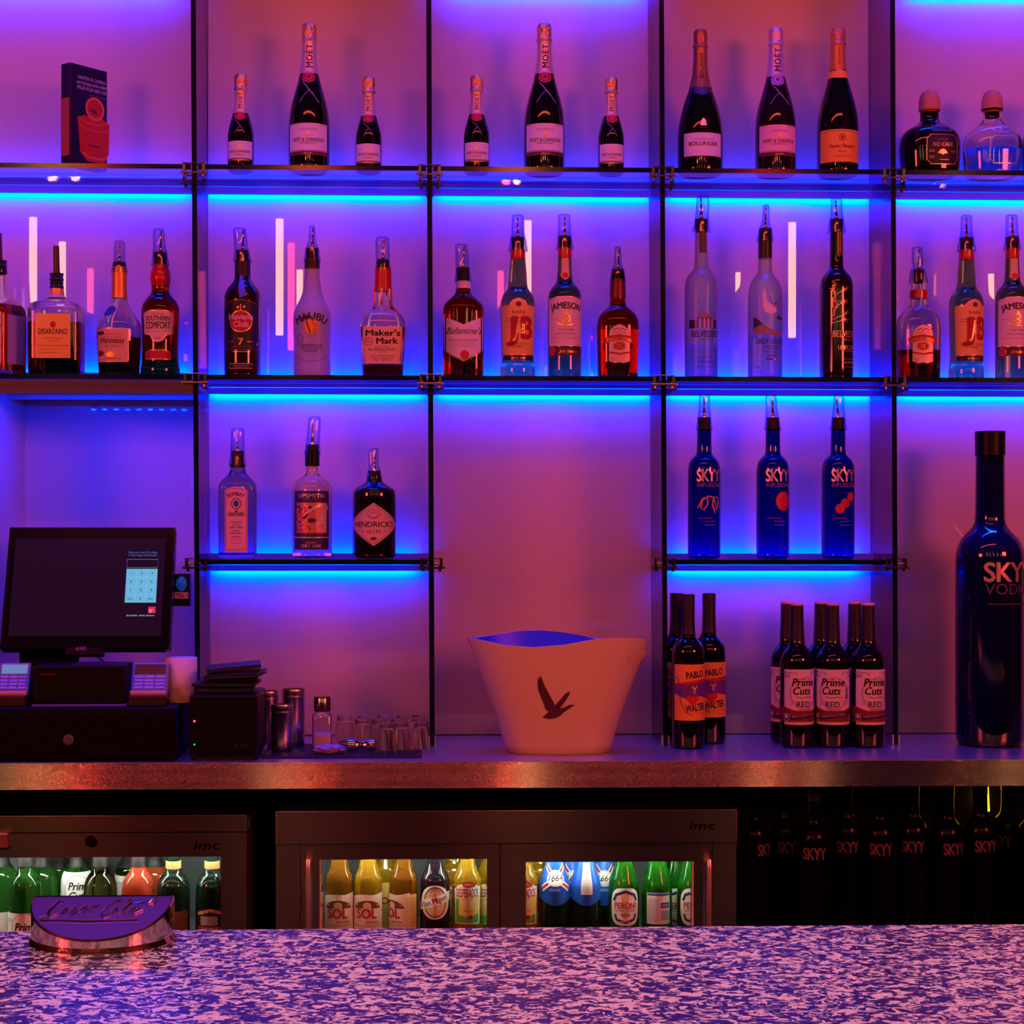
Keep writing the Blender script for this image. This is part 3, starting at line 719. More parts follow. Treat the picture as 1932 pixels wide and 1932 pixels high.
def moet_large(cx, top, label, rose=False):
    d = top - 44; kf = PFOIL if rose else GFOIL
    k = (317 - top) / 273.0
    Yv = lambda y: 317 - (317 - y) * k
    b = Bottle('champagne_bottle', label, cx, YBT, S1, [(317, 38.5), (Yv(245), 38.5), (Yv(222), 37.5), (Yv(200), 34), (Yv(170), 25.5), (Yv(142), 17.8), (Yv(115), 14), (Yv(85), 12.6), (Yv(60), 12.6)], PINKG if rose else CHAMP, GRP_L if not rose else None)
    b.capfoil(top, Yv(79), 13.6, kf); b.sleeve('neck_foil', Yv(79), Yv(142), M('lilac_neck_foil', (.72, .55, .80), .4, metal=.5) if rose else NFOIL)
    vt(b, 'MO\u00cbT', Yv(109), 44, 10.5, INK)
    b.label([(12 * math.cos(t * .3), Yv(149) + 12 * math.sin(t * .3)) for t in range(21)], M('lilac_seal', (.45, .25, .5), .5) if rose else REDSEAL, [('o', 0, Yv(149), 8.5, 8.5, .9, INK), ('e', 0, Yv(149), 3, 3, BROWNINK)], name='seal')
    b.prints([('l', [(-15, Yv(158)), (-5, Yv(168)), (4, Yv(180)), (12, Yv(190)), (18, Yv(201))], 1.3, GREYINK), ('l', [(-12, Yv(160)), (-2, Yv(170)), (8, Yv(182)), (16, Yv(199))], .9, GREYINK), ('l', [(2, Yv(176)), (-7, Yv(186)), (-14, Yv(200))], 1.0, GREYINK)], yref=Yv(180), name='ribbon_print')
    pm = PINKL if rose else PAPER
    b.label(rect(34, Yv(240.5), Yv(293)), pm, [('t', 'MO\u00cbT & CHANDON', 0, Yv(274.5), 6.6, 62, INK, {'bold': .01}), ('t', 'ROSE IMPERIAL' if rose else 'IMPERIAL', 0, Yv(279), 3, 32, BROWNINK), ('t', 'CHAMPAGNE', 0, Yv(253), 3, 36, GREYINK), ('e', 0, Yv(260), 4, 3, GOLDINK), ('r', -34, Yv(241.5), 34, Yv(242.5), GOLDINK), ('r', -34, Yv(291), 34, Yv(292), BROWNINK)])
    b.label(rect(34, Yv(294), Yv(300)), BROWNINK, [('t', 'BRUT', 0, Yv(298.5), 2.8, 15, GOLDINK)], name='foot_label')
    return b
moet_small(453.5, 140, 'small champagne bottle left of the tall one in the second top bay')
moet_large(582.5, 44, 'tall champagne bottle between two small ones in the second top bay')
moet_small(694.5, 145, 'small champagne bottle right of the tall one in the second top bay')
moet_small(898.5, 142, 'small champagne bottle left of the tall one in the middle top bay')
moet_large(1026, 44, 'tall champagne bottle between two small ones in the middle top bay')
moet_small(1152, 145, 'small champagne bottle right of the tall one in the middle top bay')
moet_large(1462.6, 52, 'champagne bottle with pink label and silvery pink foil in the fourth top bay', rose=True)

b = Bottle('champagne_bottle', 'wide champagne bottle with white label and bronze neck foil in fourth top bay', 1320.5, YBT, S1,
           [(319, 42.5), (262, 42.6), (240, 41.5), (220, 38), (190, 30), (170, 22), (151, 16.5), (130, 13.5), (100, 12.3), (65, 12.3)], CHAMP)
b.capfoil(55, 90, 13, BFOIL); b.sleeve('neck_foil', 90, 168, BFOIL)
vt(b, 'BOLLINGER', 126, 48, 6, INK)
b.label([(-17, 160), (17, 160), (15, 178), (0, 186), (-15, 178)], NAVYL, [('o', 0, 170, 8, 7, .8, BFOIL), ('t', 'B', 0, 173, 6, None, BFOIL)], name='collar_shield')
b.prints([('e', 0, 238, 5, 4, SILVERINK), ('r', -6, 241, 6, 245, SILVERINK), ('p', [(-5, 236), (0, 230), (5, 236)], SILVERINK), ('r', -7, 248, 7, 249.2, BROWNINK)], yref=240, name='crest_print')
b.label(rect(34.5, 258, 302), PAPER, [('t', 'BOLLINGER', 0, 282, 7, 56, INK, {'bold': .015}), ('t', 'CHAMPAGNE', 0, 272, 3, 40, GREYINK)] + lines(-26, [298], 5, GREYINK) + lines(26, [298], 5, GREYINK), border=(.8, BROWNINK))
b = Bottle('champagne_bottle', 'champagne bottle with orange label and orange neck foil in fourth top bay', 1579.7, YBT, S1,
           [(319, 39), (250, 39), (225, 38), (205, 34.5), (180, 28), (150, 19), (130, 15.5), (110, 13.8), (85, 13), (62, 13)], CHAMP)
b.capfoil(52, 86, 14, M('orange_gold_foil', (.85, .36, .10), .32, metal=1.0, bump=.8, bscale=260)); b.sleeve('neck_foil', 86, 134, OFOIL)
vt(b, 'Veuve Clicquot', 108, 34, 4.5, BROWNINK)
b.sleeve('neck_band', 136, 150, ORANGEL, 0.9)
b.label([(10 * math.cos(t * .3), 142 + 9 * math.sin(t * .3)) for t in range(21)], ORANGEL, [('e', 0, 142, 7, 6.5, BROWNINK)], name='neck_medallion')
b.label(rect(36, 251, 312), ORANGEL, [('t', 'Veuve Clicquot', 0, 285, 6.2, 50, BROWNINK, {'bold': .02, 'spacing': .95}), ('t', 'BRUT', 0, 294, 3.6, 15, BROWNINK), ('t', 'A REIMS FRANCE', 0, 302, 2.4, 34, BROWNINK), ('o', 0, 266, 5.5, 5.5, 1.4, BROWNINK), ('e', 0, 266, 2.4, 2.4, BROWNINK), ('l', [(-33, 256), (-12, 253.5), (12, 253.5), (33, 256)], .8, BROWNINK)])

# leaning gift box
rz = R(52); k = sc(-.19); X0, _ = at(132, 300, -.188)
g = thing('gift_box', 'dark cocktail gift box with an orange drink printed on it, top left shelf', 'box', (X0, -.188, S1), rz)
bw, bd, bh = .104, .030, at(132, 118, -.188)[1] - S1
bm = bmesh.new(); box(bm, 0, bw, 0, bd, 0, bh, 0, bev=.0015)
obj('carton', bm, M('carton_dark_navy', (.020, .010, .050), .3, coat=.3), g, smooth=False)
def flat(name, items, parent, kx, w0, ztop, m=None, y=-.0004):
    """artwork on a flat front: items in a frame 0..w wide, y down from the top, unit metres*kx"""
    bm, mats = draw(items, kx, lambda dx: dx * kx + w0, lambda yy: ztop - yy * kx)
    for v in bm.verts: v.co.y += y
    return obj(name, bm, mats, parent, smooth=False)
DRINK = M('orange_drink_print', (.62, .05, .02), .3); RIMP = M('drink_highlight_print', (.85, .22, .08), .3)
u = .001
flat('printed_artwork', [('t', 'WINTER IS COMING', 66, 34, 8, 88, WHITEINK, {'bold': .02}), ('t', 'AND THE GRILLE WITH A MERRY', 66, 46, 7, 96, WHITEINK), ('t', 'SPICED PLUM SIDE CAR', 66, 58, 8, 92, WHITEINK, {'bold': .02}), ('t', 'ENJOY WITH FRIENDS', 88, 70, 4, 60, GREYINK),
     ('p', [(22, 128), (40, 118), (100, 118), (122, 128), (120, 200), (104, 226), (52, 226), (30, 208)], DRINK), ('e', 76, 98, 30, 28, RIMP), ('e', 76, 98, 24, 22, DRINK), ('l', [(20, 124), (48, 134), (92, 136), (122, 126)], 2.2, RIMP),
     ('l', [(24, 140), (50, 150), (94, 152), (119, 142)], 1.6, RIMP), ('l', [(38, 208), (56, 216), (100, 216), (112, 208)], 4, RIMP), ('p', [(60, 104), (72, 98), (86, 108), (74, 112)], BROWNINK), ('r', 56, 186, 92, 190, BROWNINK)], g, u * (bh / .235) * .97, 0, bh)
bm = bmesh.new(); put_poly(bm, [(.003, .02), (bd - .003, .02), (bd - .003, bh * .66), (.003, bh * .66)], 0, 1)
for v in bm.verts: v.co = (-.0004, v.co.x, v.co.z)
obj('side_print', bm, M('box_side_print', (.45, .10, .06), .3), g, smooth=False)

def patron(cx, ncx, label, clear, hw=56, dy=0):
    b = Bottle('tequila_bottle', label, cx, YBT, S1, [(320, hw * .93), (300, hw * .98), (276, hw), (258, hw * .95), (246, hw * .80), (238, hw * .52), (232, 22), (226, 17.5), (212, 17.5)],
               GLASS if clear else M('coffee_dark_liqueur_glass', (.006, .003, .010), .04, coat=.4), None, hollow=3.0 if clear else None, fill=284, liquid=WATER, nb=2.5, flat=.85)
    bm = bmesh.new(); r = 20 * b.k; P = [(13 * b.k, b.zl(222)), (14 * b.k, b.zl(209))]; lathe(bm, P, 24)
    c = obj('stopper', bm, CORK, b.root)
    bm = bmesh.new(); lathe(bm, [(r * .82, b.zl(208)), (r * 1.06, b.zl(206)), (r * 1.02, b.zl(200)), (r, b.zl(190)), (r * .9, b.zl(181)), (r * .66, b.zl(173)), (r * .3, b.zl(169.5))], 28)
    obj('stopper_ball', bm, CORK, c)
    b.sleeve('neck_ring', 205, 209, BLUEG if clear else CORK, 1.2, hw=19)
    return b
b = patron(1753, 1751, 'dark squat round tequila bottle with cork ball stopper and black label', False, 57)
oct_ = [(-30 + 8, 262), (30 - 8, 262), (30, 270), (30, 309), (22, 317), (-22, 317), (-30, 309), (-30, 270)]
sh = 12
b.label([(x + sh, y) for x, y in oct_], BLACKL, [('t', 'PATRON', sh, 273.5, 3.6, 20, GREYINK), ('t', 'XO CAFE', sh, 284, 7, 40, GOLDINK, {'bold': .01}), ('p', [(sh - 10, 297), (sh - 5, 291), (sh, 289), (sh + 5, 291), (sh + 10, 297), (sh + 4, 298), (sh, 300), (sh - 4, 298)], GOLDINK)] + lines(sh - 21, [292, 294.5, 303, 306], 5, GOLDINK) + lines(sh + 21, [292, 294.5], 5, GOLDINK) + lines(sh + 3, [309], 9, GOLDINK), border=(1.4, GOLDINK))
b.label([(x * .62 + sh, 245 + y * .05) for x, y in ((-28, 0), (28, 0), (30, 60), (30, 160), (28, 200), (-28, 200), (-30, 160), (-30, 60))], BLACKL, border=(.9, GREYINK), name='neck_label')
b = patron(1871, 1866, 'clear squat tequila bottle with cork ball stopper and etched front', True, 54)
b.prints([('l', [(x * .9 + 10, y * .92 + 23) for x, y in oct_] + [(oct_[0][0] * .9 + 10, oct_[0][1] * .92 + 23)], 1.2, SILVERINK), ('t', 'PATRON', 10, 279, 7, 41, BLUEINK, {'spacing': 1.1}), ('o', 8, 251, 18, 5.5, .9, SILVERINK), ('l', [(-12, 315), (30, 315), (35, 309)], 1.6, GOLDINK)], name='etching')
b = patron(1984, 1982, 'dark squat tequila bottle cut off by the right edge of the picture', False, 57)

# ================================================================== row two
Z2 = S2
# honey whiskey, half cut by the left edge
b = Bottle('whiskey_bottle', 'square whiskey bottle with cream label cut off by the left edge', -2, YBT, Z2, [(709, 38), (600, 38), (585, 37.5), (573, 30), (560, 19), (545, 16), (520, 15), (512, 15)], GLASS, None, hollow=2.4, fill=578, liquid=WHISKY, nb=9.0, rz=R(-24), cat='bottle')
b.label(rect(33, 594, 686), CREAM, [('t', "JACK DANIEL'S", 0, 622, 12, 60, INK, {'arc': 60, 'bold': .015}), ('t', 'TENNESSEE', 0, 648, 6, 46, INK), ('t', 'WHISKEY', 0, 658, 8, 52, INK, {'bold': .01}), ('t', 'HONEY', 0, 633, 5, 24, GOLDINK), ('r', -28, 637, 28, 638, BROWNINK)] + lines(0, [666, 670, 674], 26, GREYINK, .7), border=(1.0, BROWNINK))
bm = bmesh.new(); put_poly(bm, [(-.031, b.zl(690)), (.031, b.zl(690)), (.031, b.zl(598)), (-.031, b.zl(598))], 0, 0)
for v in bm.verts: v.co = (38.6 * b.k, v.co.x, v.co.z)
obj('side_label', bm, M('lilac_side_paper', (.50, .42, .55), .6), b.root, smooth=False)
def dark_spout(b, ybot, ymid, ytop, hw=13, tilt=-.02, sw=6.3):
    bm = bmesh.new(); k = b.k; P = []; z0, z1, z2 = b.zl(ybot), b.zl(ymid), b.zl(ytop)
    for i in range(4):
        a = z0 + (z1 - z0) * i / 4; h = (z1 - z0) / 4; P += [(hw * k * .9, a), (hw * k * (1.08 if i % 2 == 0 else .98), a + h * .3), (hw * k, a + h * .8)]
    P += [(hw * k * 1.05, z1), (5 * k, z1 + 1.5 * k)]; lathe(bm, P, 24); p = obj('pourer', bm, BLACKR, b.root, label='black pourer without a cap')
    bm = bmesh.new(); lathe(bm, [(sw * 1.02 * k, z1), (sw * .95 * k, z1 + .01), (sw * k * .9, z2)], 14, tilt=tilt, z0=z1); obj('spout', bm, M('dark_red_brown_plastic', (.06, .015, .02), .25), p)
dark_spout(b, 519, 493, 441, 14, -.03, 6.5)
b = Bottle('liqueur_bottle', 'square amaretto bottle with copper-gold label and tall dark uncapped spout', 106.5, YBT, Z2, [(709, 47), (700, 49), (600, 49), (585, 48.5), (577, 45), (571, 32), (566, 20), (560, 14), (552, 12.8), (540, 12.8)], GLASS, None, hollow=3.0, fill=612, liquid=DWHISKY, nb=7.0, flat=.95, rz=R(3))
b.label(rect(31.5, 598, 680), M('copper_gold_label', (.95, .48, .12), .35, metal=.5), [('t', 'DISARONNO', 0, 636, 10, 53, INK, {'bold': .012}), ('t', 'ORIGINALE', 0, 645, 3.2, 36, BROWNINK, {'spacing': 1.3}), ('t', 'SINCE 1525', 0, 650, 2.4, 18, BROWNINK), ('e', 0, 618, 5, 6.5, REDINK), ('o', 0, 618, 8, 6.5, .8, GOLDINK), ('r', -29, 657, 29, 657.8, BROWNINK)] + lines(-8, [664, 670], 18, BROWNINK, .7), border=(1.2, GOLDINK))
b.sleeve('neck_label', 546, 563, GOLDL, .6, lab='gold neck label')
dark_spout(b, 546, 517, 465, 12.6, -.02, 6.2)
b = Bottle('cognac_bottle', 'sloping-shouldered cognac bottle with tan label and gold neck foil', 224.5, YBT, Z2, [(709, 37.5), (690, 38.5), (650, 40.5), (618, 41), (606, 37.5), (594, 29), (582, 21), (570, 15.5), (558, 13.8), (520, 13.5), (508, 13.5)], GLASS, None, hollow=2.6, fill=639, liquid=DWHISKY, flat=.8, nb=2.3)
b.sleeve('neck_foil', 505, 564, M('matt_gold_foil', (.85, .42, .08), .45, metal=.7), .8, lab='matt gold neck foil')
b.label([(-40, 625), (-38, 623.5), (20, 623.5), (22, 625), (22, 683), (19, 686), (-36, 686), (-39, 684)], TANL, [('t', 'Hennessy', -8, 651, 11, 45, INK, {'shear': .12, 'bold': .012}), ('t', 'VERY SPECIAL', -8, 658, 3, 30, BROWNINK), ('e', -8, 672, 12, 5, GOLDINK), ('e', -30, 632, 7, 4, BROWNINK), ('e', -30, 670, 6, 5, BROWNINK)] + lines(-8, [634, 640, 680], 18, BROWNINK, .7), border=(.9, GOLDINK), phi=.0)
b.label([(12 * math.cos(t * .3) - 14, 590 + 9 * math.sin(t * .3) - 4 * math.cos(t * .3)) for t in range(21)], BLUEINK, name='shoulder_medal', lab='blue glass medallion on the shoulder')
b.pourer(514, 496, 455, cw=10.5, skirt=16.5, cw2=11, tilt=.02, rot=R(30), collar=12)
b = Bottle('liqueur_bottle', 'amber liqueur bottle with arched cream label and red-brown neck bulge', 302, YBT, Z2, [(709, 36.5), (694, 36.5), (690, 34), (650, 33.5), (620, 34.8), (590, 36), (578, 34.5), (567, 28), (558, 20), (552, 16.5), (540, 16.5), (520, 16), (500, 14)], AMBERS, None)
b.sleeve('cap_sleeve', 500, 541, REDWAX, .5, extra=lambda P: [(r * (1.0 + .16 * math.sin(math.pi * min(1, max(0, i / 7)))), z) for i, (r, z) in enumerate(P)], lab='dark red neck bulge')
b.label([(-26, 594), (-14, 590), (14, 590), (26, 594), (26, 634), (14, 636), (8, 646), (0, 649), (-8, 646), (-14, 636), (-26, 634)], CREAM, [('t', 'SOUTHERN', 0, 609, 8.5, 46, INK, {'bold': .02}), ('t', 'COMFORT', 0, 624, 12.5, 48, INK, {'bold': .02}), ('t', 'ORIGINAL', 0, 598, 3, 24, BROWNINK), ('t', 'LIQUEUR', 0, 643, 3, 12, BROWNINK)] + lines(0, [629], 20, REDINK), border=(1.2, GOLDINK))
b.label([(-23, 668), (-12, 664), (12, 664), (23, 668), (23, 681), (-23, 681)], REDINK, [], border=(1.0, GOLDINK), name='lower_label')
b.pourer(500, 477, 432, cw=11, skirt=18, cw2=13, tilt=-.05, rot=R(20), collar=13)

b = Bottle('rum_bottle', 'dark rum bottle with black label and red roundel', 457.3, YBT, Z2, [(708, 33.5), (690, 34.3), (570, 34.5), (556, 33.5), (545, 28.5), (536, 21), (529, 16), (522, 14.2), (495, 14)], BROWNG, None)
b.sleeve('neck_sleeve', 492, 522, BLACKR, .5, lab='black neck sleeve')
b.label([(-31, 583), (-24, 576), (-12, 571.5), (0, 570), (12, 571.5), (24, 576), (31, 583), (31, 663), (-31, 663)], BLACKL, [('e', 0, 610, 22, 20.5, GOLDINK), ('e', 0, 610, 20.5, 19, REDINK), ('t', 'Havana', 0, 606.5, 10.5, 47, PAPER, {'bold': .022}), ('t', 'Club', 0, 620.5, 10.5, 28, PAPER, {'bold': .022}), ('t', '7', 0, 654, 12, 9, GOLDINK, {'bold': .03}), ('l', [(0, 590), (0, 578)], 1.6, GOLDINK), ('e', -4, 584, 2, 2.5, GOLDINK), ('e', 5, 583, 2, 2.5, GOLDINK), ('e', 27, 652, 2.6, 3.2, GREYINK), ('e', -26, 652, 2.6, 3.2, BROWNINK)] + lines(-15, [648], 5, GOLDINK) + lines(14, [648], 5, GOLDINK) + lines(0, [658], 15, GREYINK), border=(1.1, REDINK))
b.label(rect(21, 689, 698), BLACKL, [('t', 'ANEJO RON', 0, 695.5, 4, 30, GREYINK)], border=(1.0, PINKL), name='foot_label')
b.prints(lines(0, [667], 18, GOLDINK, 1.4), yref=667, name='gold_print')
t_ = b.label([(-8, 523), (3, 521), (8, 562), (-2, 566)], M('blue_neck_tag', (.10, .10, .55), .5), name='neck_tag', lab='blue paper tag hanging on the neck')
b.pourer(493, 473, 430, cw=12.5, skirt=18, cw2=13.5, tilt=-.10, rot=R(10))
b = Bottle('rum_bottle', 'white opal rum bottle with palm tree and sunset print', 588.5, YBT, Z2, [(708, 34.5), (690, 35), (660, 34.2), (625, 35), (600, 35.5), (588, 34), (576, 28.5), (563, 21.5), (550, 17.5), (530, 15), (512, 13.6), (495, 13.4)], MALG, None, hollow=2.5, fill=683, liquid=WATER)
b.sleeve('neck_band', 491, 508, BLACKR, .8, lab='black band on the neck')
palm = []
for a_ in (200, 165, 130, 95, 60, 25, -10): palm.append(('l', [(-8, 604), (-8 + 7 * math.cos(R(a_)), 604 - 6 * math.sin(R(a_)) - 1), (-8 + 13 * math.cos(R(a_)), 604 - 7 * math.sin(R(a_)) + 4)], 1.8, INK))
b.prints([('t', 'MALIBU', 0, 607, 13.5, 57, INK, {'arc': 45, 'bold': .02}), ('e', 1, 619, 13, 15, ORANGEL), ('l', [(-9, 605), (-6, 618), (-1, 632)], 2.0, INK)] + palm + [('l', [(3, 612), (7, 622), (4, 632)], 1.2, BROWNINK), ('l', [(8, 612), (12, 622), (8, 630)], 1.0, BROWNINK), ('o', -22, 642, 6.5, 8, .8, BLUEINK), ('t', 'CARIBBEAN RUM', 0, 657, 4.2, 43, INK), ('t', 'WITH COCONUT', 0, 662.5, 4.2, 40, INK), ('t', 'FLAVOUR', 0, 668, 4.2, 26, INK), ('l', [(-34, 672), (-20, 682), (0, 686), (20, 682), (34, 672)], .8, BLUEINK)], yref=640, name='printed_front')
b.pourer(492, 469, 426, cw=8.5, skirt=17, cw2=12, tilt=.0, rot=R(80), flatt=.7)
b = Bottle('whisky_bottle', 'square-shouldered bourbon bottle with tan label and dripping red wax neck', 722, YBT, Z2, [(708, 38), (690, 39), (650, 41.5), (620, 43.5), (608, 42), (598, 37), (590, 28), (584, 20), (577, 16.5), (560, 16), (540, 15.5), (512, 14.5)], GLASS, None, hollow=2.8, fill=690, liquid=DWHISKY, nb=4.0, flat=.9)
b.sleeve('wax_seal', 507, 550, REDWAX, 1.1, lab='glossy red wax')
bm = bmesh.new()
for a_, l_ in ((-70, 30), (-35, 5), (-8, 34), (18, 2), (50, 24), (80, 50), (150, 10)):
    z1 = b.zl(548); P = []
    for q in range(7):
        yy = 546 + l_ * q / 6; r = b.rad(b.zl(yy)) + .0006; P.append((r * math.sin(R(a_)), -r * math.cos(R(a_)), b.zl(yy)))
    tube(bm, P, [.0026, .0024, .002, .0018, .0018, .0022, .0012], 8)
obj('wax_drips', bm, REDWAX, b.root)
b.label([(-42, 620), (42, 620), (35.5, 689), (-35.5, 689)], M('bourbon_label_paper', (.86, .62, .44), .6), [('t', "Maker's", 1, 637, 10.5, 64, INK, {'bold': .03}), ('t', 'Mark', 9, 652, 10.5, 40, INK, {'bold': .03}), ('o', -26, 648, 7.2, 7.2, 1.0, BROWNINK), ('t', 'SIV', -26, 650.5, 4.5, 9, BROWNINK), ('t', 'KENTUCKY STRAIGHT', 0, 659.5, 2.4, 28, BROWNINK), ('t', 'BOURBON WHISKY', 0, 665, 4.2, 52, INK), ('t', 'HANDMADE', 0, 668.5, 2.0, 16, BROWNINK), ('t', '70cl    45% vol', 0, 684.5, 3.2, 30, BROWNINK)] + lines(0, [674, 677, 680], 22, BROWNINK, .7))
b.pourer(508, 490, 447, cw=13, skirt=16, cw2=14, tilt=-.02, rot=R(5), lean=.06)

b = Bottle('whisky_bottle', 'flat-shouldered amber scotch bottle with chevron label', 873.6, YBT, Z2, [(709, 38), (700, 38.5), (590, 38.5), (578, 37.5), (570, 32), (563, 24), (556, 17), (550, 13.8), (530, 13.6)], AMBERS, None, nb=3.2, flat=.75)
b.sleeve('neck_label', 531, 545, PAPER, .6, lab='white neck label')
b.label([(-36.5, 600), (0, 615), (36.5, 600), (36.5, 662), (20, 672), (0, 682), (-20, 672), (-36.5, 662)], PAPER, [('t', "Ballantine's", 0, 633, 12, 65, INK, {'shear': .35}), ('t', 'BLENDED SCOTCH WHISKY', 0, 645.5, 3, 58, BROWNINK), ('e', 2, 672, 8.5, 8.5, REDSEAL)] + lines(0, [648, 652, 656], 24, GREYINK, .7) + [('l', [(-36, 664), (-20, 674), (0, 684), (20, 674), (36, 664)], 1.2, GOLDINK)])
b.pourer(531, 505, 460, cw=12.5, skirt=17, cw2=13.5, tilt=-.05, rot=R(10), collar=12.8)
def jandb(cx, label, phi=0.0, rz=0.0):
    b = Bottle('whisky_bottle', label, cx, YBT, Z2, [(709, 33), (693, 33), (686, 30.5), (660, 31), (580, 32.5), (568, 32), (556, 28), (546, 20), (538, 17.5), (515, 16.5), (500, 15), (485, 13.6)], GREENG, 'green scotch bottles with yellow labels', phi=phi)
    b.sleeve('neck_seal', 471, 490, REDWAX, .5, lab='red neck seal')
    b.label([(-30, 580), (-14, 579), (-8, 570), (0, 567), (8, 570), (14, 579), (30, 580), (29, 672), (-29, 672)], YELLOWL, [('t', 'RARE', 0, 595, 6, 24, BROWNINK), ('t', 'J', -10, 641, 40, 18, REDINK, {'bold': .05}), ('t', 'B', 13, 641, 40, 22, REDINK, {'bold': .05}), ('t', 'J', -5, 636, 30, 7, GOLDINK, {'shear': .15}), ('t', '&B', 4, 632, 18, 14, GOLDINK), ('t', 'BLENDED SCOTCH', 0, 653, 3.6, 42, BROWNINK), ('t', 'WHISKY', 0, 658.5, 3.6, 18, BROWNINK), ('e', 0, 577, 5, 4.5, BROWNINK)] + lines(0, [604, 609], 22, BROWNINK), border=(1.6, GOLDINK))
    b.label(rect(27, 671, 682), BLACKL, [('t', 'ESTD 1749', 0, 680, 4, 26, GOLDINK)], name='foot_label')
    b.pourer(472, 448, 405, cw=12, skirt=19, cw2=13, tilt=.0, rot=R(15), lean=-.02)
    return b
jandb(976.5, 'green scotch bottle with yellow label in the middle bay')
def jameson(cx, label, phi=0.0):
    b = Bottle('whiskey_bottle', label, cx, YBT, Z2, [(709, 31.5), (700, 31.8), (565, 31.8), (553, 30.5), (545, 26.5), (538, 20), (532, 15.5), (520, 14), (500, 13), (480, 12.4)], DGREENG, 'green whiskey bottles with cream labels', phi=phi)
    b.sleeve('neck_seal', 468, 487, REDWAX, .6, lab='dark red neck seal')
    b.label([(-7, 488), (7, 488), (7, 515), (8, 522), (0, 530), (-8, 522), (-7, 515)], TANL, [('e', 0, 521, 6.5, 6.5, REDSEAL), ('o', 0, 521, 6.5, 6.5, .8, GOLDINK)], name='neck_label')
    b.label([(-30, 567), (-15, 563.5), (0, 562.5), (15, 563.5), (30, 567), (30, 655), (-30, 655)], CREAM, [('t', 'JAMESON', 0, 585, 11.5, 60, INK, {'arc': 95, 'bold': .03}), ('l', [(-6, 598), (6, 610)], 2.4, GOLDINK), ('l', [(6, 598), (-6, 610)], 2.4, GOLDINK), ('o', 0, 604, 7.5, 8, 1.6, GOLDINK), ('p', [(-4, 596), (0, 588), (4, 596)], GOLDINK), ('l', [(-13, 612), (-6, 616), (6, 616), (13, 612)], 2.2, GOLDINK), ('t', 'Triple Distilled', 0, 626, 3.2, 30, BROWNINK), ('t', 'IRISH WHISKEY', 0, 634, 3.2, 40, GREYINK)] + lines(-18, [605], 7, GREYINK) + lines(18, [605], 7, GREYINK) + lines(0, [640], 24, GREYINK, .6), border=(1.2, GOLDINK))
    b.label(rect(30, 657, 673), M('maroon_label', (.10, .015, .02), .5), [('t', 'John Jameson', 4, 668, 6, 36, GOLDINK, {'shear': .35}), ('e', -22, 665, 7.5, 7.5, REDSEAL), ('o', -22, 665, 7.5, 7.5, .7, GOLDINK)], name='foot_label')
    b.pourer(469, 446, 404, cw=12, skirt=17.5, cw2=13, tilt=-.02, rot=R(5), lean=-.01)
    return b
jameson(1065, 'green whiskey bottle with cream label and dark red foot band in the middle bay')
def chivas(cx, label, full, phi=0.0, hw=40, tall=False):
    P = [(709, 38), (700, 38.5), (640, 39.5), (615, 40), (602, 38), (592, 32.5), (584, 24), (578, 16.5), (570, 14.5), (550, 14.5), (535, 13.5), (515, 13)]
    b = Bottle('whisky_bottle', label, cx, YBT, Z2, [(y, w_ * hw / 40) for y, w_ in P], AMBERS if full else GLASS, 'rounded scotch bottles with silver crest labels', hollow=None if full else 2.6, fill=661, liquid=DWHISKY, nb=2.6, flat=.8, phi=phi)
    b.sleeve('neck_band', 547, 563, REDWAX, 1.6, lab='dark red collar') if not full else b.sleeve('neck_sleeve', 527, 562, M('maroon_foil', (.16, .01, .02), .35, metal=.3), .8, lab='maroon neck sleeve')
    o2 = 0
    b.label([(-20, 636), (-22, 628), (-14, 620), (0, 614), (14, 620), (22, 628), (20, 636), (26, 642), (20, 662), (18, 684), (8, 688), (0, 686), (-8, 688), (-18, 684), (-20, 662), (-26, 642)] if False else [(-18, 625), (-10, 618), (0, 614), (10, 618), (18, 625), (20, 636), (20, 684), (8, 688), (0, 686), (-8, 688), (-20, 684), (-20, 636)], M('champagne_label', (.85, .60, .42), .4, metal=.2),
            [('p', [(-28, 641), (-18, 636), (0, 633), (18, 636), (28, 641), (25, 651), (14, 647), (0, 645), (-14, 647), (-25, 651)], REDINK), ('t', 'CHIVAS REGAL', 0, 645, 6.5, 46, GOLDINK, {'arc': 85, 'bold': .01}), ('e', 0, 655, 10, 6, REDINK), ('o', 0, 655, 11.5, 7.2, 1.0, BROWNINK), ('t', '12', 0, 658, 6, 8, GOLDINK), ('l', [(-20, 667), (0, 670), (20, 667)], 3.2, REDINK), ('o', -14, 681, 3, 3, .7, BROWNINK), ('l', [(-12, 626), (-5, 622), (0, 626), (5, 622), (12, 626)], 1.4, BROWNINK)] + lines(0, [630], 14, BROWNINK), border=(.9, BROWNINK))
    b.pourer(531 if not full else 530, 508, 465, cw=8.5 if full else 11, skirt=16 if full else 19, cw2=10, tilt=.0 if full else -.04, rot=R(70 if full else 0), flatt=.75, collar=11.5 if full else 10)
    return b
chivas(1165, 'rounded amber scotch bottle with silver crest label, full, in the middle bay', True)
chivas(1732.5, 'rounded scotch bottle one third full, clear neck, in the rightmost bay', False, hw=41.5)
jandb(1823, 'green scotch bottle with yellow label in the rightmost bay', phi=.22)
jameson(1909.5, 'green whiskey bottle with cream label cut by the right edge', phi=.0)

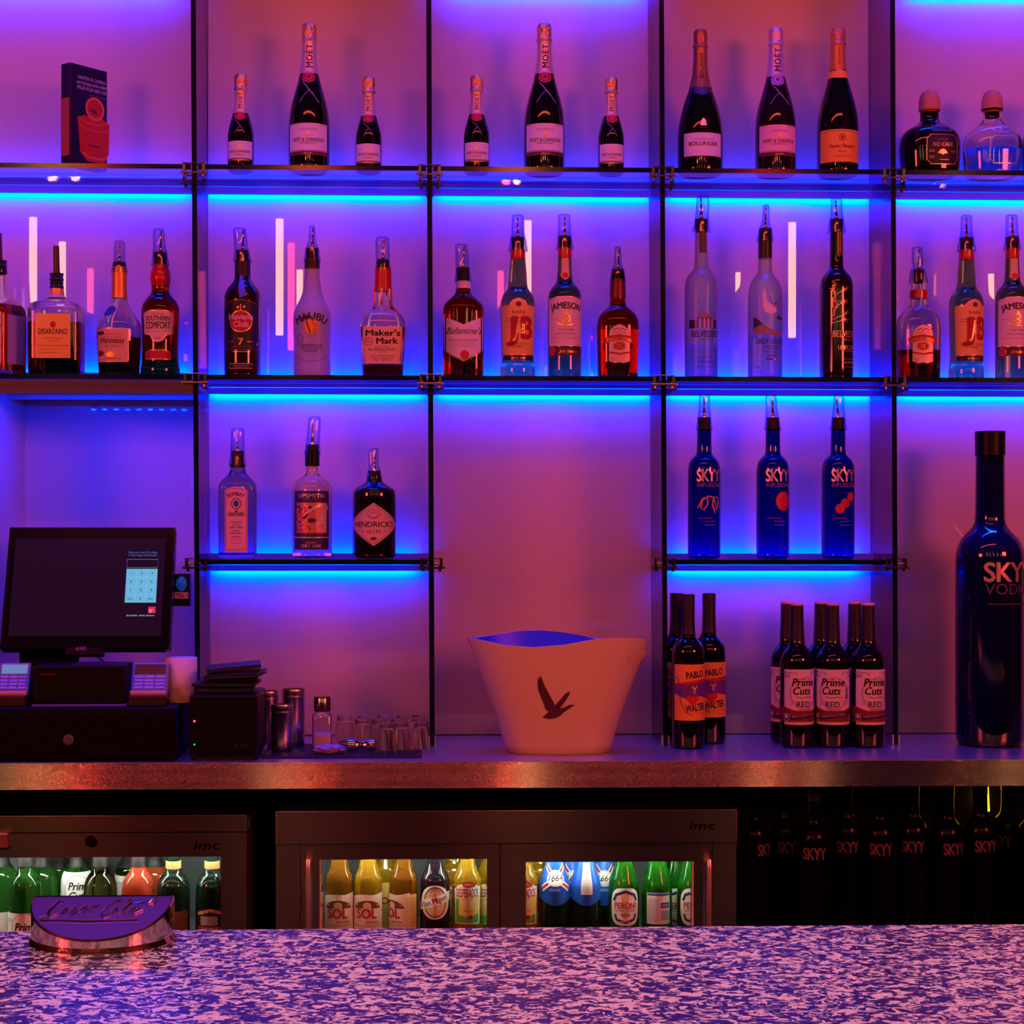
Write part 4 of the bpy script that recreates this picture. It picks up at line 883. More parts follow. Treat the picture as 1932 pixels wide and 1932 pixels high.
def vodka_tall(cx, label, glass, **kw):
    return Bottle('vodka_bottle', label, cx, YBT, Z2, [(710, 31), (700, 31.3), (545, 31.5), (532, 30.5), (522, 27), (514, 20.5), (508, 15), (502, 12.6), (440, 12.2)], glass, None, **kw)
b = vodka_tall(1322.7, 'frosted vodka bottle with palace print, one third full, fourth bay', FROST, hollow=2.4, fill=653, liquid=FVODKA, phi=.03)
b.label([(-5.5, 434), (7, 434), (7, 478), (-5.5, 478)], M('dark_neck_strip', (.05, .02, .06), .4), lines(1, [440 + 3 * i for i in range(12)], 4, GREYINK, .8), name='neck_label')
cols_ = []
for i_ in range(-4, 5): cols_.append(('r', i_ * 4 - .9, 603, i_ * 4 + .9, 621, BROWNINK if i_ % 2 else PINKL))
b.prints([('t', 'BELVEDERE', 4, 638, 11.5, 56, NAVYL, {'bold': .02}), ('t', 'VODKA', 6, 645, 5, 26, NAVYL, {'spacing': 1.5}), ('r', -30, 606, -14, 622, NAVYL), ('r', 16, 606, 27, 622, NAVYL), ('p', [(-15, 602), (2, 592), (20, 602)], GREYINK), ('r', -13, 602, 18, 604, NAVYL)] + cols_ + [('r', -12, 676, 22, 676.8, BLUEINK), ('t', 'POLAND', 6, 687, 5, 34, BLUEINK, {'spacing': 1.3}), ('t', '40% vol  70cl', 6, 695, 3.4, 38, BLUEINK)], yref=640, name='printed_front')
b.pourer(436, 413, 368, cw=12.5, skirt=18, cw2=13.5, tilt=.05, rot=R(10), lean=-.02)
b = Bottle('vodka_bottle', 'frosted vodka bottle with flying goose and landscape print, fourth bay', 1443, YBT, Z2, [(710, 32), (700, 32.3), (560, 32.5), (545, 31), (532, 27), (523, 20), (516, 14.5), (508, 12.8), (450, 12.4)], FROST, None, hollow=2.4, fill=634, liquid=FVODKA, phi=.06)
b.sleeve('neck_foil', 450, 487, M('black_gold_foil', (.03, .015, .02), .35, metal=.4), .6, lab='black neck foil')
b.prints([('t', 'GREY GOOSE', 5, 651, 9.5, 62, NAVYL, {'bold': .015}), ('t', 'VODKA', 6, 661, 7, 36, NAVYL, {'spacing': 1.2}), ('t', 'DISTILLED AND BOTTLED', 6, 667, 2.6, 38, NAVYL), ('t', 'FRANCE', 6, 675, 4.6, 20, NAVYL), ('r', -6, 678, 8, 681, BLUEINK), ('r', 8, 678, 14, 681, PAPER), ('r', 14, 678, 22, 681, REDINK),
          ('e', -10, 553, 3.6, 4, PAPER), ('e', -10.5, 553, 1, 1, INK), ('p', [(-13, 556), (-7, 556), (-4, 572), (12, 582), (16, 590), (6, 596), (-8, 592), (-12, 580)], PAPER), ('l', [(0, 562), (6, 578), (14, 574), (26, 562)], 1.4, BROWNINK), ('l', [(2, 566), (8, 582), (28, 572)], 1.0, REDINK),
          ('p', [(-31, 600), (-20, 606), (-6, 618), (10, 626), (30, 628), (30, 636), (-31, 632)], GREYINK), ('p', [(-31, 602), (-22, 604), (-12, 614), (-31, 622)], NAVYL), ('p', [(14, 604), (20, 596), (26, 604), (30, 596), (31, 606)], NAVYL), ('t', '70cl', -22, 697, 4, 10, NAVYL)] + lines(-18, [703], 7, NAVYL, .8), yref=640, name='printed_front')
b.pourer(453, 431, 386, cw=8.5, skirt=17, cw2=11, tilt=.03, rot=R(75), flatt=.75)
b = vodka_tall(1577.6, 'black vodka bottle with a gold bare tree print, fourth bay', M('black_vodka_glass', (.012, .003, .003), .06, coat=.4), phi=.1)
tree = [('l', [(-22, 700), (-20, 640), (-17, 600), (-13, 570), (-9, 552)], 2.0, M('purple_print', (.25, .10, .40), .5))]
for a_, p0, L_ in ((60, (-17, 600), 26), (40, (-16, 590), 30), (75, (-13, 575), 26), (25, (-17, 606), 30), (95, (-12, 565), 24), (110, (-15, 585), 18), (50, (-10, 560), 22), (15, (-18, 612), 26)):
    x, y = p0; P = [(x, y)]
    for q in range(5):
        x += L_ / 5 * math.cos(R(a_)) * 1.05; y -= L_ / 5 * math.sin(R(a_)) + .5; a_ += random.uniform(-22, 22); P.append((x, y))
        if q > 1:
            for s_ in (-1, 1): tree.append(('l', [(x, y), (x + 5 * math.cos(R(a_ + 45 * s_)), y - 6 * math.sin(R(a_ + 45 * s_)))], .8, GOLDINK))
    tree.append(('l', P, 1.3, GOLDINK))
b.prints(tree + [('t', 'BELVEDERE', 12, 638, 11.5, 56, GOLDINK, {'bold': .02}), ('t', 'VODKA', 13, 645, 4.6, 26, GOLDINK, {'spacing': 1.4}), ('t', 'UNFILTERED', 16, 662, 8, 46, GOLDINK, {'bold': .025}), ('t', 'POLAND', 12, 687, 3.4, 24, PINKL)] + lines(12, [665, 679, 694], 14, PINKL, .7), yref=640, name='printed_front')
b.label([(-1, 435), (9, 435), (9, 482), (-1, 482)], BLACKL, lines(4, [440 + 3 * i for i in range(13)], 2.6, GOLDINK, .9), name='neck_label', border=(.9, GOLDINK))
b.pourer(437, 413, 373, cw=11.5, skirt=18, cw2=13, tilt=-.0, rot=R(15), lean=-.05)

# ================================================================== row three
Z3 = S3
b = Bottle('gin_bottle', 'pale blue square gin bottle with arched pink label', 448.5, YBT, Z3, [(1055, 34), (1048, 35), (1040, 34.5), (940, 34.8), (922, 34.8), (912, 33), (904, 26), (897, 19), (890, 15), (882, 13.5), (875, 13.2)], SAPPHG, None, nb=6.0, flat=.8)
PKL = M('gin_pink_label', (.88, .52, .60), .55)
b.label([(-21, 1042), (-21, 926), (-12, 921), (0, 919), (12, 921), (21, 926), (21, 1042)][::-1], PKL, [('l', [(-19, 1039), (-19, 928), (-11, 923.5), (0, 922), (11, 923.5), (19, 928), (19, 1039), (-19, 1039)], 1.2, REDINK), ('t', 'BOMBAY', -1, 936, 7, 28, INK, {'arc': 24, 'bold': .02}), ('t', 'SAPPHIRE', 0, 975, 7, 32, INK, {'arc': -60, 'bold': .02}), ('e', 0, 951, 10, 11, GREYINK), ('e', 0, 951, 7, 8, CREAM), ('e', 0, 951, 5, 6, BLUEINK), ('e', 0, 966, 4.4, 4.6, ORANGEL), ('e', 0, 966, 2.6, 2.8, BLUEINK), ('t', 'Distilled', 0, 987, 3.4, 19, INK, {'shear': .2}), ('t', 'LONDON', 0, 991.5, 2.2, 13, INK), ('t', 'DRY GIN', 0, 996.5, 3.4, 23, INK, {'bold': .01}), ('t', 'Vapour', 0, 1002.5, 3.2, 14, INK), ('t', 'INFUSED', 0, 1007.5, 2.8, 21, INK), ('t', 'Botanical', 0, 1014, 2.6, 18, BROWNINK)] + lines(0, [1018], 9, BROWNINK, .6) + lines(0, [1025], 10, BROWNINK, .6) + lines(0, [1036], 16, BROWNINK, .8))
b.sleeve('neck_seal', 876, 883, BLACKP, .8, hw=13.2)
b.pourer(878, 851, 808, cw=12.5, skirt=17, cw2=13.5, tilt=.0, rot=R(10), lean=-.05, collar=12)
b = Bottle('gin_bottle', 'clear round gin bottle with navy label and swan artwork', 589, YBT, Z3, [(1055, 36.5), (1045, 37.2), (930, 37.5), (918, 36), (908, 30), (901, 20), (896, 13), (890, 11.5), (875, 11.2)], GLASS, None, hollow=2.6, fill=1036, liquid=WATER)
b.sleeve('neck_sleeve', 853, 880, BLACKP, 1.0, hw=12.6, lab='black neck sleeve')
dots = [('e', random.uniform(-25, 0), random.uniform(955, 1002), random.uniform(.8, 2.2), random.uniform(.8, 2.2), random.choice([NAVYL, SILVERINK, INK])) for _ in range(46)]
b.label(rect(31.5, 927, 1037), NAVYL, [('t', 'SIPSMITH', 0, 940, 7.5, 53, SILVERINK), ('t', 'LONDON DRY', 0, 944.5, 2.2, 28, GREYINK), ('r', -25, 949, 26, 1006, M('copper_artwork', (.85, .25, .12), .3, metal=.3)), ('r', 10, 952, 26, 1004, TANL)] + dots + [('l', [(-10, 976), (-4, 966), (6, 958), (16, 953), (24, 952), (27, 958), (22, 968), (16, 980), (20, 990)], 4.2, SILVERINK), ('l', [(-12, 979), (-5, 970)], 3, INK), ('o', 14, 994, 6, 7, 1.4, SILVERINK), ('e', 2, 982, 7, 4, NAVYL), ('r', -30, 1013, 30, 1015, SILVERINK), ('t', 'London', 0, 1025, 4, 18, SILVERINK, {'shear': .3}), ('t', 'DRY GIN', 0, 1032.5, 5.6, 34, SILVERINK, {'spacing': 1.1}), ('t', 'INDEPENDENT SPIRITS', 0, 1010, 2, 44, GREYINK)])
b.pourer(856, 839, 786, cw=12, skirt=17, cw2=13.5, tilt=.07, rot=R(8), lean=.02)
b = Bottle('gin_bottle', 'black apothecary gin bottle with diamond label', 706, YBT, Z3, [(1055, 40), (1046, 40.5), (932, 40.5), (924, 38.5), (918, 30), (913, 21), (909, 15.5), (903, 14.2), (898, 14)], BLKG, None)
b.label([(-40, 990), (-33, 978), (0, 949), (33, 978), (40, 990), (33, 1000), (0, 1030), (-33, 1000)], M('parchment_label', (.80, .54, .40), .6), [('t', "HENDRICK'S", 0, 994, 9.5, 84, INK, {'bold': .012}), ('t', 'GIN', 0, 1006, 6.5, 24, INK, {'spacing': 1.4}), ('l', [(-18, 1003), (-14, 1002)], 1, BROWNINK), ('l', [(18, 1003), (14, 1002)], 1, BROWNINK), ('o', 0, 970, 12, 8, .8, BROWNINK), ('o', 0, 972, 8, 5, .8, BROWNINK), ('e', 0, 1016, 6, 3, BROWNINK), ('l', [(0, 953), (33, 981), (37, 990)], .8, BROWNINK), ('l', [(0, 953), (-33, 981), (-37, 990)], .8, BROWNINK), ('l', [(0, 1026), (33, 999), (37, 990)], .8, BROWNINK), ('l', [(0, 1026), (-33, 999), (-37, 990)], .8, BROWNINK)])
b.pourer(910, 888, 845, cw=10.5, skirt=17, cw2=11.5, tilt=-.02, rot=R(35), lean=.02, collar=12)

SKY = M('copper_pink_foil_print', (.95, .62, .52), .3, metal=.6)
def skyy(cx, label, fruit, cap, level, tiltc, lean):
    b = Bottle('vodka_bottle', label, cx, YBT, Z3, [(1053, 30.5), (1045, 31), (900, 31), (880, 30.5), (870, 27.5), (863, 21.5), (858, 16), (852, 13.9), (815, 13.6), (808, 13.6)], BLUEG, 'blue flavoured vodka bottles', hollow=2.4, fill=level, liquid=M('blue_tinted_spirit', (.75, .85, 1.0), .0, trans=1.0, ior=1.36), phi=.16)
    b.prints([('t', 'SKYY', 0, 908, 22, 47, SKY, {'bold': .03, 'spacing': .95}), ('t', 'INFUSIONS', 2, 919, 8, 50, GREYINK)] + fruit + lines(-8, [977], 13, REDINK, 1.2) + lines(2, [983, 990], 10, GREYINK, 1) + [('l', [(31, 1022), (6, 1022), (2.5, 1025), (2.5, 1031), (6, 1033.5), (31, 1033.5)], 1.3, INK)], yref=950, name='printed_front')
    b.pourer(809, 787, cap, cw=11, skirt=17, cw2=13, tilt=tiltc, rot=R(12), lean=lean)
    return b
OR_ = M('orange_peel_print', (.80, .22, .05), .5); RB = M('berry_print', (.62, .03, .04), .5)
peel = [('l', [(-22, 958), (-12, 940), (-4, 938), (-3, 950), (-10, 962), (-16, 958), (-13, 944), (-2, 936), (8, 938), (14, 952), (10, 962), (6, 950), (10, 938), (18, 938), (20, 952), (14, 962)], 2.6, OR_), ('l', [(8, 940), (6, 954), (12, 968)], 2.4, OR_)]
pf = [('e', 10, 945, 15.5, 18.5, REDINK), ('e', 8, 944, 12, 15, RB)] + [('e', 8 + 8 * math.cos(a_ * .9), 944 + 10 * math.sin(a_ * .9), 1.1, 1.3, OR_) for a_ in range(14)]
rs = [('e', 14, 937, 8, 8.5, RB), ('e', 2, 949, 9, 9, REDINK), ('e', -8, 959, 9, 9, RB)]
skyy(1328.6, 'blue flavoured vodka bottle with an orange peel curl', peel, 743, 1010, .01, -.02)
skyy(1458, 'blue flavoured vodka bottle with a cut passion fruit', pf, 743, 922, -.06, -.03)
skyy(1581, 'blue flavoured vodka bottle with three raspberries', rs, 743, 1017, .03, -.08)

# ================================================================== on the back counter
# ice bucket
def bucket():
    Yc = -.285; cx = 1053; X, _ = at(cx, 1400, Yc)
    r = thing('ice_bucket', 'large flared white ice bucket with a dark flying goose, on the back counter', 'ice bucket', (X, Yc, ZC + .0005))
    k = sc(Yc); N = 96; H = .262
    def outline(t, a):
        """t height 0..1, a angle; returns x, y and rim height"""
        c, s = math.cos(a), math.sin(a)
        xl = (98 + (181 - 98) * (t ** 1.12)) * k; xr = (100 + (184 - 100) * (t ** 1.18)) * k
        hx = xr if c > 0 else xl
        n = 2.6 + (1.75 - 2.6) * t
        hy = (58 + (84 - 58) * t) * k
        x = hx * math.copysign(abs(c) ** (2 / n), c); y = hy * math.copysign(abs(s) ** (2 / n), s)
        return x, y
    FRT = [(860, 1199), (867, 1199), (907, 1209), (951, 1218), (1007, 1222), (1063, 1218), (1129, 1206), (1174, 1204), (1218, 1206), (1237, 1211), (1250, 1212)]
    BCK = [(860, 1199), (867, 1199), (889, 1204), (929, 1198), (973, 1191), (1018, 1189.6), (1062, 1193), (1100, 1199), (1129, 1206), (1180, 1211), (1237, 1212), (1250, 1212)]
    def look(T, x):
        for p, q in zip(T, T[1:]):
            if x <= q[0]: return p[1] + (q[1] - p[1]) * max(0, (x - p[0])) / (q[0] - p[0])
        return T[-1][1]
    def zt(a):
        """rim height: pointed ends, a dip in front, an arched back"""
        x, y = outline(.96, a); d = Yc + y - CAMY; px = 800 + (X + x) / d * F * 1.0 + (cx - 800 - X / (Yc - CAMY) * F)
        s = math.sin(a); wgt = min(1, max(0, .5 - s * 2.5)); py = look(FRT, px) * wgt + look(BCK, px) * (1 - wgt)
        return (CAMZ - (py - PY0) * d / F - ZC) / H
    bm = bmesh.new(); M_ = 26; outer, inner = [], []
    for i in range(M_ + 1):
        t = i / M_; ro, ri = [], []
        for j in range(N):
            a = 2 * math.pi * j / N; h = zt(a); tt = t * h
            x, y = outline(tt, a)
            # rounded foot
            f = 1.0 - .05 * max(0, (.03 - t) / .03) ** 2
            if c_in(a, t): 
                pass
            ro.append((x * f, y * f, H * tt)); g = 1 - .0035 / max(.03, math.hypot(x, y)) if True else 1
            ri.append((x * g * .995, y * g * .97, max(.006, H * tt)))
        outer.append(ro); inner.append(ri)
    rings = outer + list(reversed(inner[1:]))
    loft(bm, rings, True, True)
    for f in bm.faces:
        c = f.calc_center_median(); f.normal_update()
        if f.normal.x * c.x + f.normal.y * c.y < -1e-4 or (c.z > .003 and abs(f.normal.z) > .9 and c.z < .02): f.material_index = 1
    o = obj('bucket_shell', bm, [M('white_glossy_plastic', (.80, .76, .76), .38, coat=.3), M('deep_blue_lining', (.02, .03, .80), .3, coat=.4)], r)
    # moulded handle recess on the right flank
    bm = bmesh.new(); P = [(1179, 1237), (1192, 1234.5), (1210, 1231), (1226, 1228.5), (1219, 1242), (1208, 1254), (1198, 1258), (1188, 1254), (1182, 1246)]
    def on_front(px, py, grow=.0010):
        x, z = at(px, py, Yc - .05); x -= X; z -= ZC
        t = max(0.0, min(1.0, z / H))
        lo = -1.0
        xx, _ = outline(t, 0.0 if x > 0 else math.pi); n = 2.6 + (1.75 - 2.6) * t; hy = (58 + (84 - 58) * t) * k
        q = min(.985, abs(x / xx)); y = -hy * (1 - q ** n) ** (1 / n)
        return (x, y - grow, z)
    vs = [bm.verts.new(on_front(*p)) for p in P]; cpt = bm.verts.new((on_front(1201, 1241)[0], on_front(1201, 1241)[1] - .002, on_front(1201, 1241)[2]))
    for i in range(len(vs)): bm.faces.new((vs[i], vs[(i + 1) % len(vs)], cpt))
    obj('handle_recess', bm, M('pale_pink_plastic', (.80, .60, .66), .4), r)
    # goose print, mapped on the shell
    G = [(780, 560), (788, 585), (800, 550), (812, 575), (830, 625), (850, 665), (878, 715), (905, 765), (925, 805), (950, 775), (985, 735), (1010, 703), (1030, 692), (1050, 684), (1042, 715), (1020, 750), (990, 795), (965, 828), (1000, 820), (1030, 806), (1050, 797), (1075, 797), (1098, 801), (1070, 810), (1050, 825), (1000, 860), (975, 885), (940, 908), (905, 916), (870, 918), (840, 912), (820, 902), (840, 888), (860, 868), (870, 853), (850, 842), (842, 825), (825, 775), (805, 735), (795, 700), (782, 670), (778, 620)]
    bm = bmesh.new(); vs = [bm.verts.new((840 + a / 4.493, 0, 1150 + b_ / 4.493)) for a, b_ in G]; bm.faces.new(vs)
    bm.normal_update(); bmesh.ops.triangulate(bm, faces=list(bm.faces), ngon_method='EAR_CLIP'); cuts(bm, 4, 'x'); cuts(bm, 5, 'z')
    for v in bm.verts: v.co = on_front(v.co.x, v.co.z, .0012)
    obj('goose_print', bm, M('plum_print', (.10, .03, .06), .45), r)
def c_in(a, t): return False
bucket()

# wine bottles, back counter right
def wine(name, label, cx, yb, top, Y, group, phi, kind):
    k = sc(Y)
    def S(y): return top + (y - 1121) * (yb - top) / (1406 - 1121)
    P = [(S(1406), 30.8), (S(1395), 31.4), (S(1235), 31.5), (S(1222), 30), (S(1212), 25), (S(1204), 17), (S(1196), 13), (S(1180), 12), (S(1148), 11.6), (S(1124), 11.6)] if kind == 'yellow' else \
        [(S(1406), 30.8), (S(1395), 31.4), (S(1243), 31.5), (S(1228), 30), (S(1217), 24.5), (S(1208), 17), (S(1200), 14), (S(1185), 13), (S(1148), 11.8), (S(1124), 11.4)]
    if kind == 'prime': P = [(top + (y - 1121) * 1.0 if False else y, w_) for y, w_ in P]
    b = Bottle(name, label, cx, Y, ZC + .0005, P, WINEG, group, phi=phi)
    if kind == 'yellow':
        b.sleeve('screw_cap', S(1121), S(1143), BLACKR, .9, close=True, lab='black screw cap'); b.sleeve('neck_sleeve', S(1143), S(1196), BLACKL, .5)
        bm = bmesh.new(); lathe(bm, [(11.6 * k, b.zl(S(1124))), (11.9 * k, b.zl(S(1121)))], 24); obj('cap_top', bm, BLACKR, b.root)
        y0 = S(1252)
        b.label(rect(30.5, S(1251), S(1356)), M('amber_label_paper', (.95, .42, .06), .55), [('t', 'PABLO', 2, S(1276), 12, 36, INK, {'bold': .03, 'rot': .12}), ('p', [(-30, S(1288)), (0, S(1281)), (30, S(1276)), (30, S(1286)), (0, S(1292)), (-30, S(1300))], REDINK), ('p', [(-30, S(1290)), (30, S(1284)), (30, S(1316)), (6, S(1310)), (-10, S(1316)), (-30, S(1306))], M('violet_print', (.16, .04, .28), .5)), ('t', 'Y', 0, S(1305), 13, 11, YELLOWL, {'bold': .03}), ('e', -8, S(1314), 6, 5, REDSEAL), ('e', 2, S(1315), 6, 6, REDSEAL), ('e', -3, S(1321), 7, 5, REDSEAL), ('t', 'WALTER', 3, S(1338), 13, 40, INK, {'bold': .03, 'rot': .12}), ('l', [(-22, S(1300)), (-18, S(1325)), (-12, S(1340)), (-4, S(1346))], 1.2, INK), ('o', -26, S(1282), 5, 7, 1.0, INK)] + lines(8, [S(1342)], 9, REDINK))
    else:
        b.sleeve('screw_cap', S(1121) , S(1141), BLACKR, .7, lab='black screw cap'); b.sleeve('neck_sleeve', S(1141), S(1196), BLACKL, .5)
        bm = bmesh.new(); lathe(bm, [(11.6 * k, b.zl(S(1126))), (12.4 * k, b.zl(S(1124))), (12.4 * k, b.zl(S(1121))), (11.5 * k, b.zl(S(1119.5)))], 28); obj('cap_top', bm, M('pink_cap_top', (.80, .50, .48), .45), b.root)
        MAR = M('dark_red_print', (.22, .015, .02), .5)
        o = 3
        b.label(rect(31.2, S(1252), S(1363)), M('wine_label_paper', (.84, .74, .70), .55), [('o', 0, S(1300), 29, 30, .8, BROWNINK), ('o', 0, S(1300), 26.5, 27.5, .5, BROWNINK), ('t', '2015', -26, S(1268), 6.5, 13, BROWNINK), ('t', '750ml', 26, S(1268), 4.5, 12, BROWNINK), ('t', 'Prime', -2, S(1285), 14, 44, INK, {'shear': .22, 'bold': .03}), ('t', 'Cuts', -5, S(1302), 14, 34, INK, {'shear': .22, 'bold': .03}), ('l', [(18, S(1290)), (20, S(1300)), (17, S(1311))], 1.8, INK), ('l', [(24, S(1288)), (19, S(1300)), (24, S(1312))], 1.8, INK), ('t', 'RED', -2, S(1327), 9.5, 26, INK, {'bold': .015}), ('e', -20, S(1322), 1, 1, INK), ('e', 17, S(1322), 1, 1, INK), ('l', [(-12, S(1307)), (-4, S(1309)), (4, S(1307)), (12, S(1309))], 1, INK), ('l', [(-10, S(1331)), (0, S(1332)), (10, S(1331))], 1, BROWNINK),
             ('l', [(-38, S(1278)), (-31, S(1284)), (-34, S(1300)), (-31, S(1316))], .8, BROWNINK), ('l', [(-38, S(1258)), (-14, S(1258))], .8, BROWNINK), ('l', [(14, S(1258)), (38, S(1258))], .8, BROWNINK), ('o', -12, S(1261), 2, 2, .6, BROWNINK), ('o', 12, S(1261), 2, 2, .6, BROWNINK),
             ('p', [(-48, S(1326)), (-30, S(1327)), (-14, S(1334)), (14, S(1334)), (30, S(1327)), (48, S(1326)), (48, S(1357)), (-48, S(1357))], MAR), ('p', [(-48, S(1345)), (-20, S(1346)), (20, S(1337)), (48, S(1330)), (48, S(1337)), (20, S(1346)), (-20, S(1353)), (-48, S(1352))], INK), ('t', 'WINE OF SOUTH AFRICA', 0, S(1346), 3.6, 50, PAPER, {'rot': .12, 'bold': .01}), ('o', -27, S(1348), 6, 6.5, 1.0, PAPER), ('e', -27, S(1347), 3, 3.5, PAPER), ('o', 27, S(1348), 4, 6, 1, PAPER)] + lines(0, [S(1316)], 22, GREYINK, .8))
    return b
GY, GP = 'red wine bottles with orange cartoon label', 'red wine bottles with engraved white label'
wine('wine_bottle', 'orange-labelled wine bottle at the front of its trio, beside the glass upright', 1298.6, 1406, 1121, -.235, GY, .25, 'yellow')
wine('wine_bottle', 'orange-labelled wine bottle at the right of its trio', 1338, 1399, 1119, -.150, GY, .10, 'yellow')
wine('wine_bottle', 'orange-labelled wine bottle mostly hidden behind the upright and the front one', 1277, 1399, 1119, -.058, GY, -.75, 'yellow')
for cx, ph, w_ in ((1503.7, .30, 'left'), (1571, -.12, 'middle'), (1638, .30, 'right')):
    wine('wine_bottle', 'white-labelled wine bottle in the front row, %s of three' % w_, cx, 1404, 1138, -.225, GP, ph, 'pr')
for cx, ph, w_ in ((1485.5, -.15, 'left'), (1549, .2, 'middle'), (1612.5, .1, 'right')):
    wine('wine_bottle', 'white-labelled wine bottle in the back row, %s of three' % w_, cx, 1399, 1135, -.135, GP, ph, 'pr')

# giant display bottle
b = Bottle('giant_vodka_bottle', 'giant deep blue display vodka bottle at the right end of the back counter', 1868, -.20, ZC + .0005, [(1404, 62), (1385, 64.5), (1060, 64.5), (1040, 63.5), (1022, 58), (1008, 48), (996, 36), (987, 29.5), (970, 27.5), (870, 27), (855, 27)], COBALT, None, smooth=3, N=64, phi=.1)
b.sleeve('cap', 832, 858, BLACKP, 1.2, N=48); b.sleeve('cap_rim', 813, 831, BLACKP, .9, hw=27.5, N=48)
bm = bmesh.new(); lathe(bm, [(27 * b.k, b.zl(835)), (27.6 * b.k, b.zl(815)), (26 * b.k, b.zl(813.5))], 48); obj('cap_top', bm, BLACKP, b.root)
b.prints([('t', 'SKYY', 18, 1094, 35, 108, SKY, {'bold': .03, 'spacing': .95}), ('t', 'VODKA', 18, 1118, 20, 106, M('dim_blue_print', (.12, .07, .20), .5)), ('r', -30, 1135, 60, 1137, BROWNINK)], yref=1100, name='printed_front')

# ---- till corner
YD = -.432
# cash drawer
zt = az(1338, YD, 160); x0, x1 = ax(-60, YD), ax(331, YD)
g = thing('cash_drawer', 'wide black cash drawer with round lock under the till screen', 'cash drawer', ((x0 + x1) / 2, YD, ZC + .0005)); w_ = (x1 - x0) / 2; h = zt - ZC
bm = bmesh.new(); box(bm, -w_, w_, 0, .34, .004, h, bev=.002); obj('housing', bm, BLACKM, g, smooth=False)
bm = bmesh.new(); box(bm, -w_ + .006, w_ - .004, -.004, .0, .006, h - .012, bev=.0015); dr = obj('drawer_front', bm, M('black_drawer_front', (.004, .002, .003), .5, spec=.12), g, smooth=False)
xl, zl_ = at(130, 1396, YD - .004); bm = bmesh.new(); r_ = 10 * sc(YD)
for rr, yy, y2 in ((r_, -.0045, -.0075), (r_ * .72, -.0075, -.0095)):
    tube(bm, [(xl - (x0 + x1) / 2, yy, zl_ - ZC - .0005), (xl - (x0 + x1) / 2, y2, zl_ - ZC - .0005)], rr, 28)
lk = obj('lock', bm, SATIN, dr, label='round chrome lock')
for q in range(4):
    bm = bmesh.new(); sx = (-1 if q % 2 else 1) * (w_ - .02); sy = .02 if q < 2 else .32; tube(bm, [(sx, sy, 0), (sx, sy, .0045)], .008, 12); obj('foot', bm, BLACKR, g)
ZD = ZC + .0005 + h
# touch screen till
g = thing('till_terminal', 'tilted black touch screen till with a lit blue number pad', 'till', (ax(140, -.22), -.22, ZD + .0005))
TX = g.location.x; Yb_ = -.335; zb_ = az(1226, Yb_, 160); zt_ = az(995, -.245, 160)
xL, xR = ax(-1, Yb_), ax(320, Yb_); wd = xR - xL; tilt = math.atan2(.09, zt_ - zb_); hh = math.hypot(.09, zt_ - zb_)
bm = bmesh.new(); box(bm, -wd / 2, wd / 2, 0, .028, 0, hh, bev=.004); 
Mx = Matrix.Translation(((xL + xR) / 2 - TX, Yb_ + .22, zb_ - g.location.z)) @ Matrix.Rotation(-tilt, 4, 'X')
bm.transform(Mx); hd = obj('display_housing', bm, M('gloss_black_bezel', (.004, .004, .005), .12, coat=.3), g, smooth=False)
ku = hh / 232.0
def scr(items, name, mi_parent, y=-.0006):
    bm, mats = draw(items, ku, lambda dx: (dx - 161.5) * ku, lambda yy: hh - yy * ku)
    for v in bm.verts: v.co.y += y
    bm.transform(Mx); return obj(name, bm, mats, mi_parent, smooth=False)
SCR = emat('dim_screen_glow', (.10, .03, .10), .045); MATS['dim_screen_glow'].node_tree.nodes['Principled BSDF'].inputs['Roughness'].default_value = .08
KEY = emat('lit_key_blue', (.11, .44, .68), 1.0); KEYT = emat('key_text', (.01, .06, .12), .5); LT = emat('screen_text', (.08, .18, .55), .8); LW = emat('screen_text_white', (.5, .7, .9), .9); LR = emat('screen_red', (.65, .02, .08), 1.0); KL = emat('key_line', (.22, .58, .80), 1.0)
sd = scr([('p', [(24, 23), (296, 23), (296, 207), (24, 207)], SCR)], 'screen', hd)
kx0, kx1, ky0, ky1 = 228, 284, 81, 145
it = [('t', 'Enter your User ID to Begin', 256, 51, 3.6, 52, LT), ('t', 'or Use Finger Print Reader', 256, 56.5, 3.6, 52, LT), ('l', [(kx0, 63), (kx1, 63), (kx1, 78.5), (kx0, 78.5), (kx0, 63)], .9, LT), ('p', [(kx0, ky0), (kx1, ky0), (kx1, ky1), (kx0, ky1)], KEY)]
for i in (1, 2): it += [('r', kx0 + i * 56 / 3 - .25, ky0, kx0 + i * 56 / 3 + .25, ky1, KL)]
for i in (1, 2, 3): it += [('r', kx0, ky0 + i * 16 - .25, kx1, ky0 + i * 16 + .25, KL)]
for n_, s_ in enumerate(['1', '2', '3', '4', '5', '6', '7', '8', '9', 'Clear', '0', 'Enter']):
    it.append(('t', s_, kx0 + 9.3 + (n_ % 3) * 18.6, ky0 + 10.5 + (n_ // 3) * 16, 4.4 if len(s_) == 1 else 3.4, None if len(s_) == 1 else 10, KEYT, {'bold': .01}))
it += [('p', [(271, 153), (284, 153), (284, 165), (271, 165)], LR), ('t', 'Sign', 276, 160, 2.5, 7, LW), ('t', 'On', 275, 164, 2.5, 5, LW), ('t', 'Zonal Bar, Aztec System', 257, 170.5, 2.6, 50, LW)]
scr(it, 'screen_display', hd, -.0010)
bm, mats = draw([('t', 'AURES', 155, 233.5, 6, 19, M('mauve_print', (.45, .15, .45), .5))], ku, lambda dx: (dx - 161.5) * ku, lambda yy: hh - yy * ku)
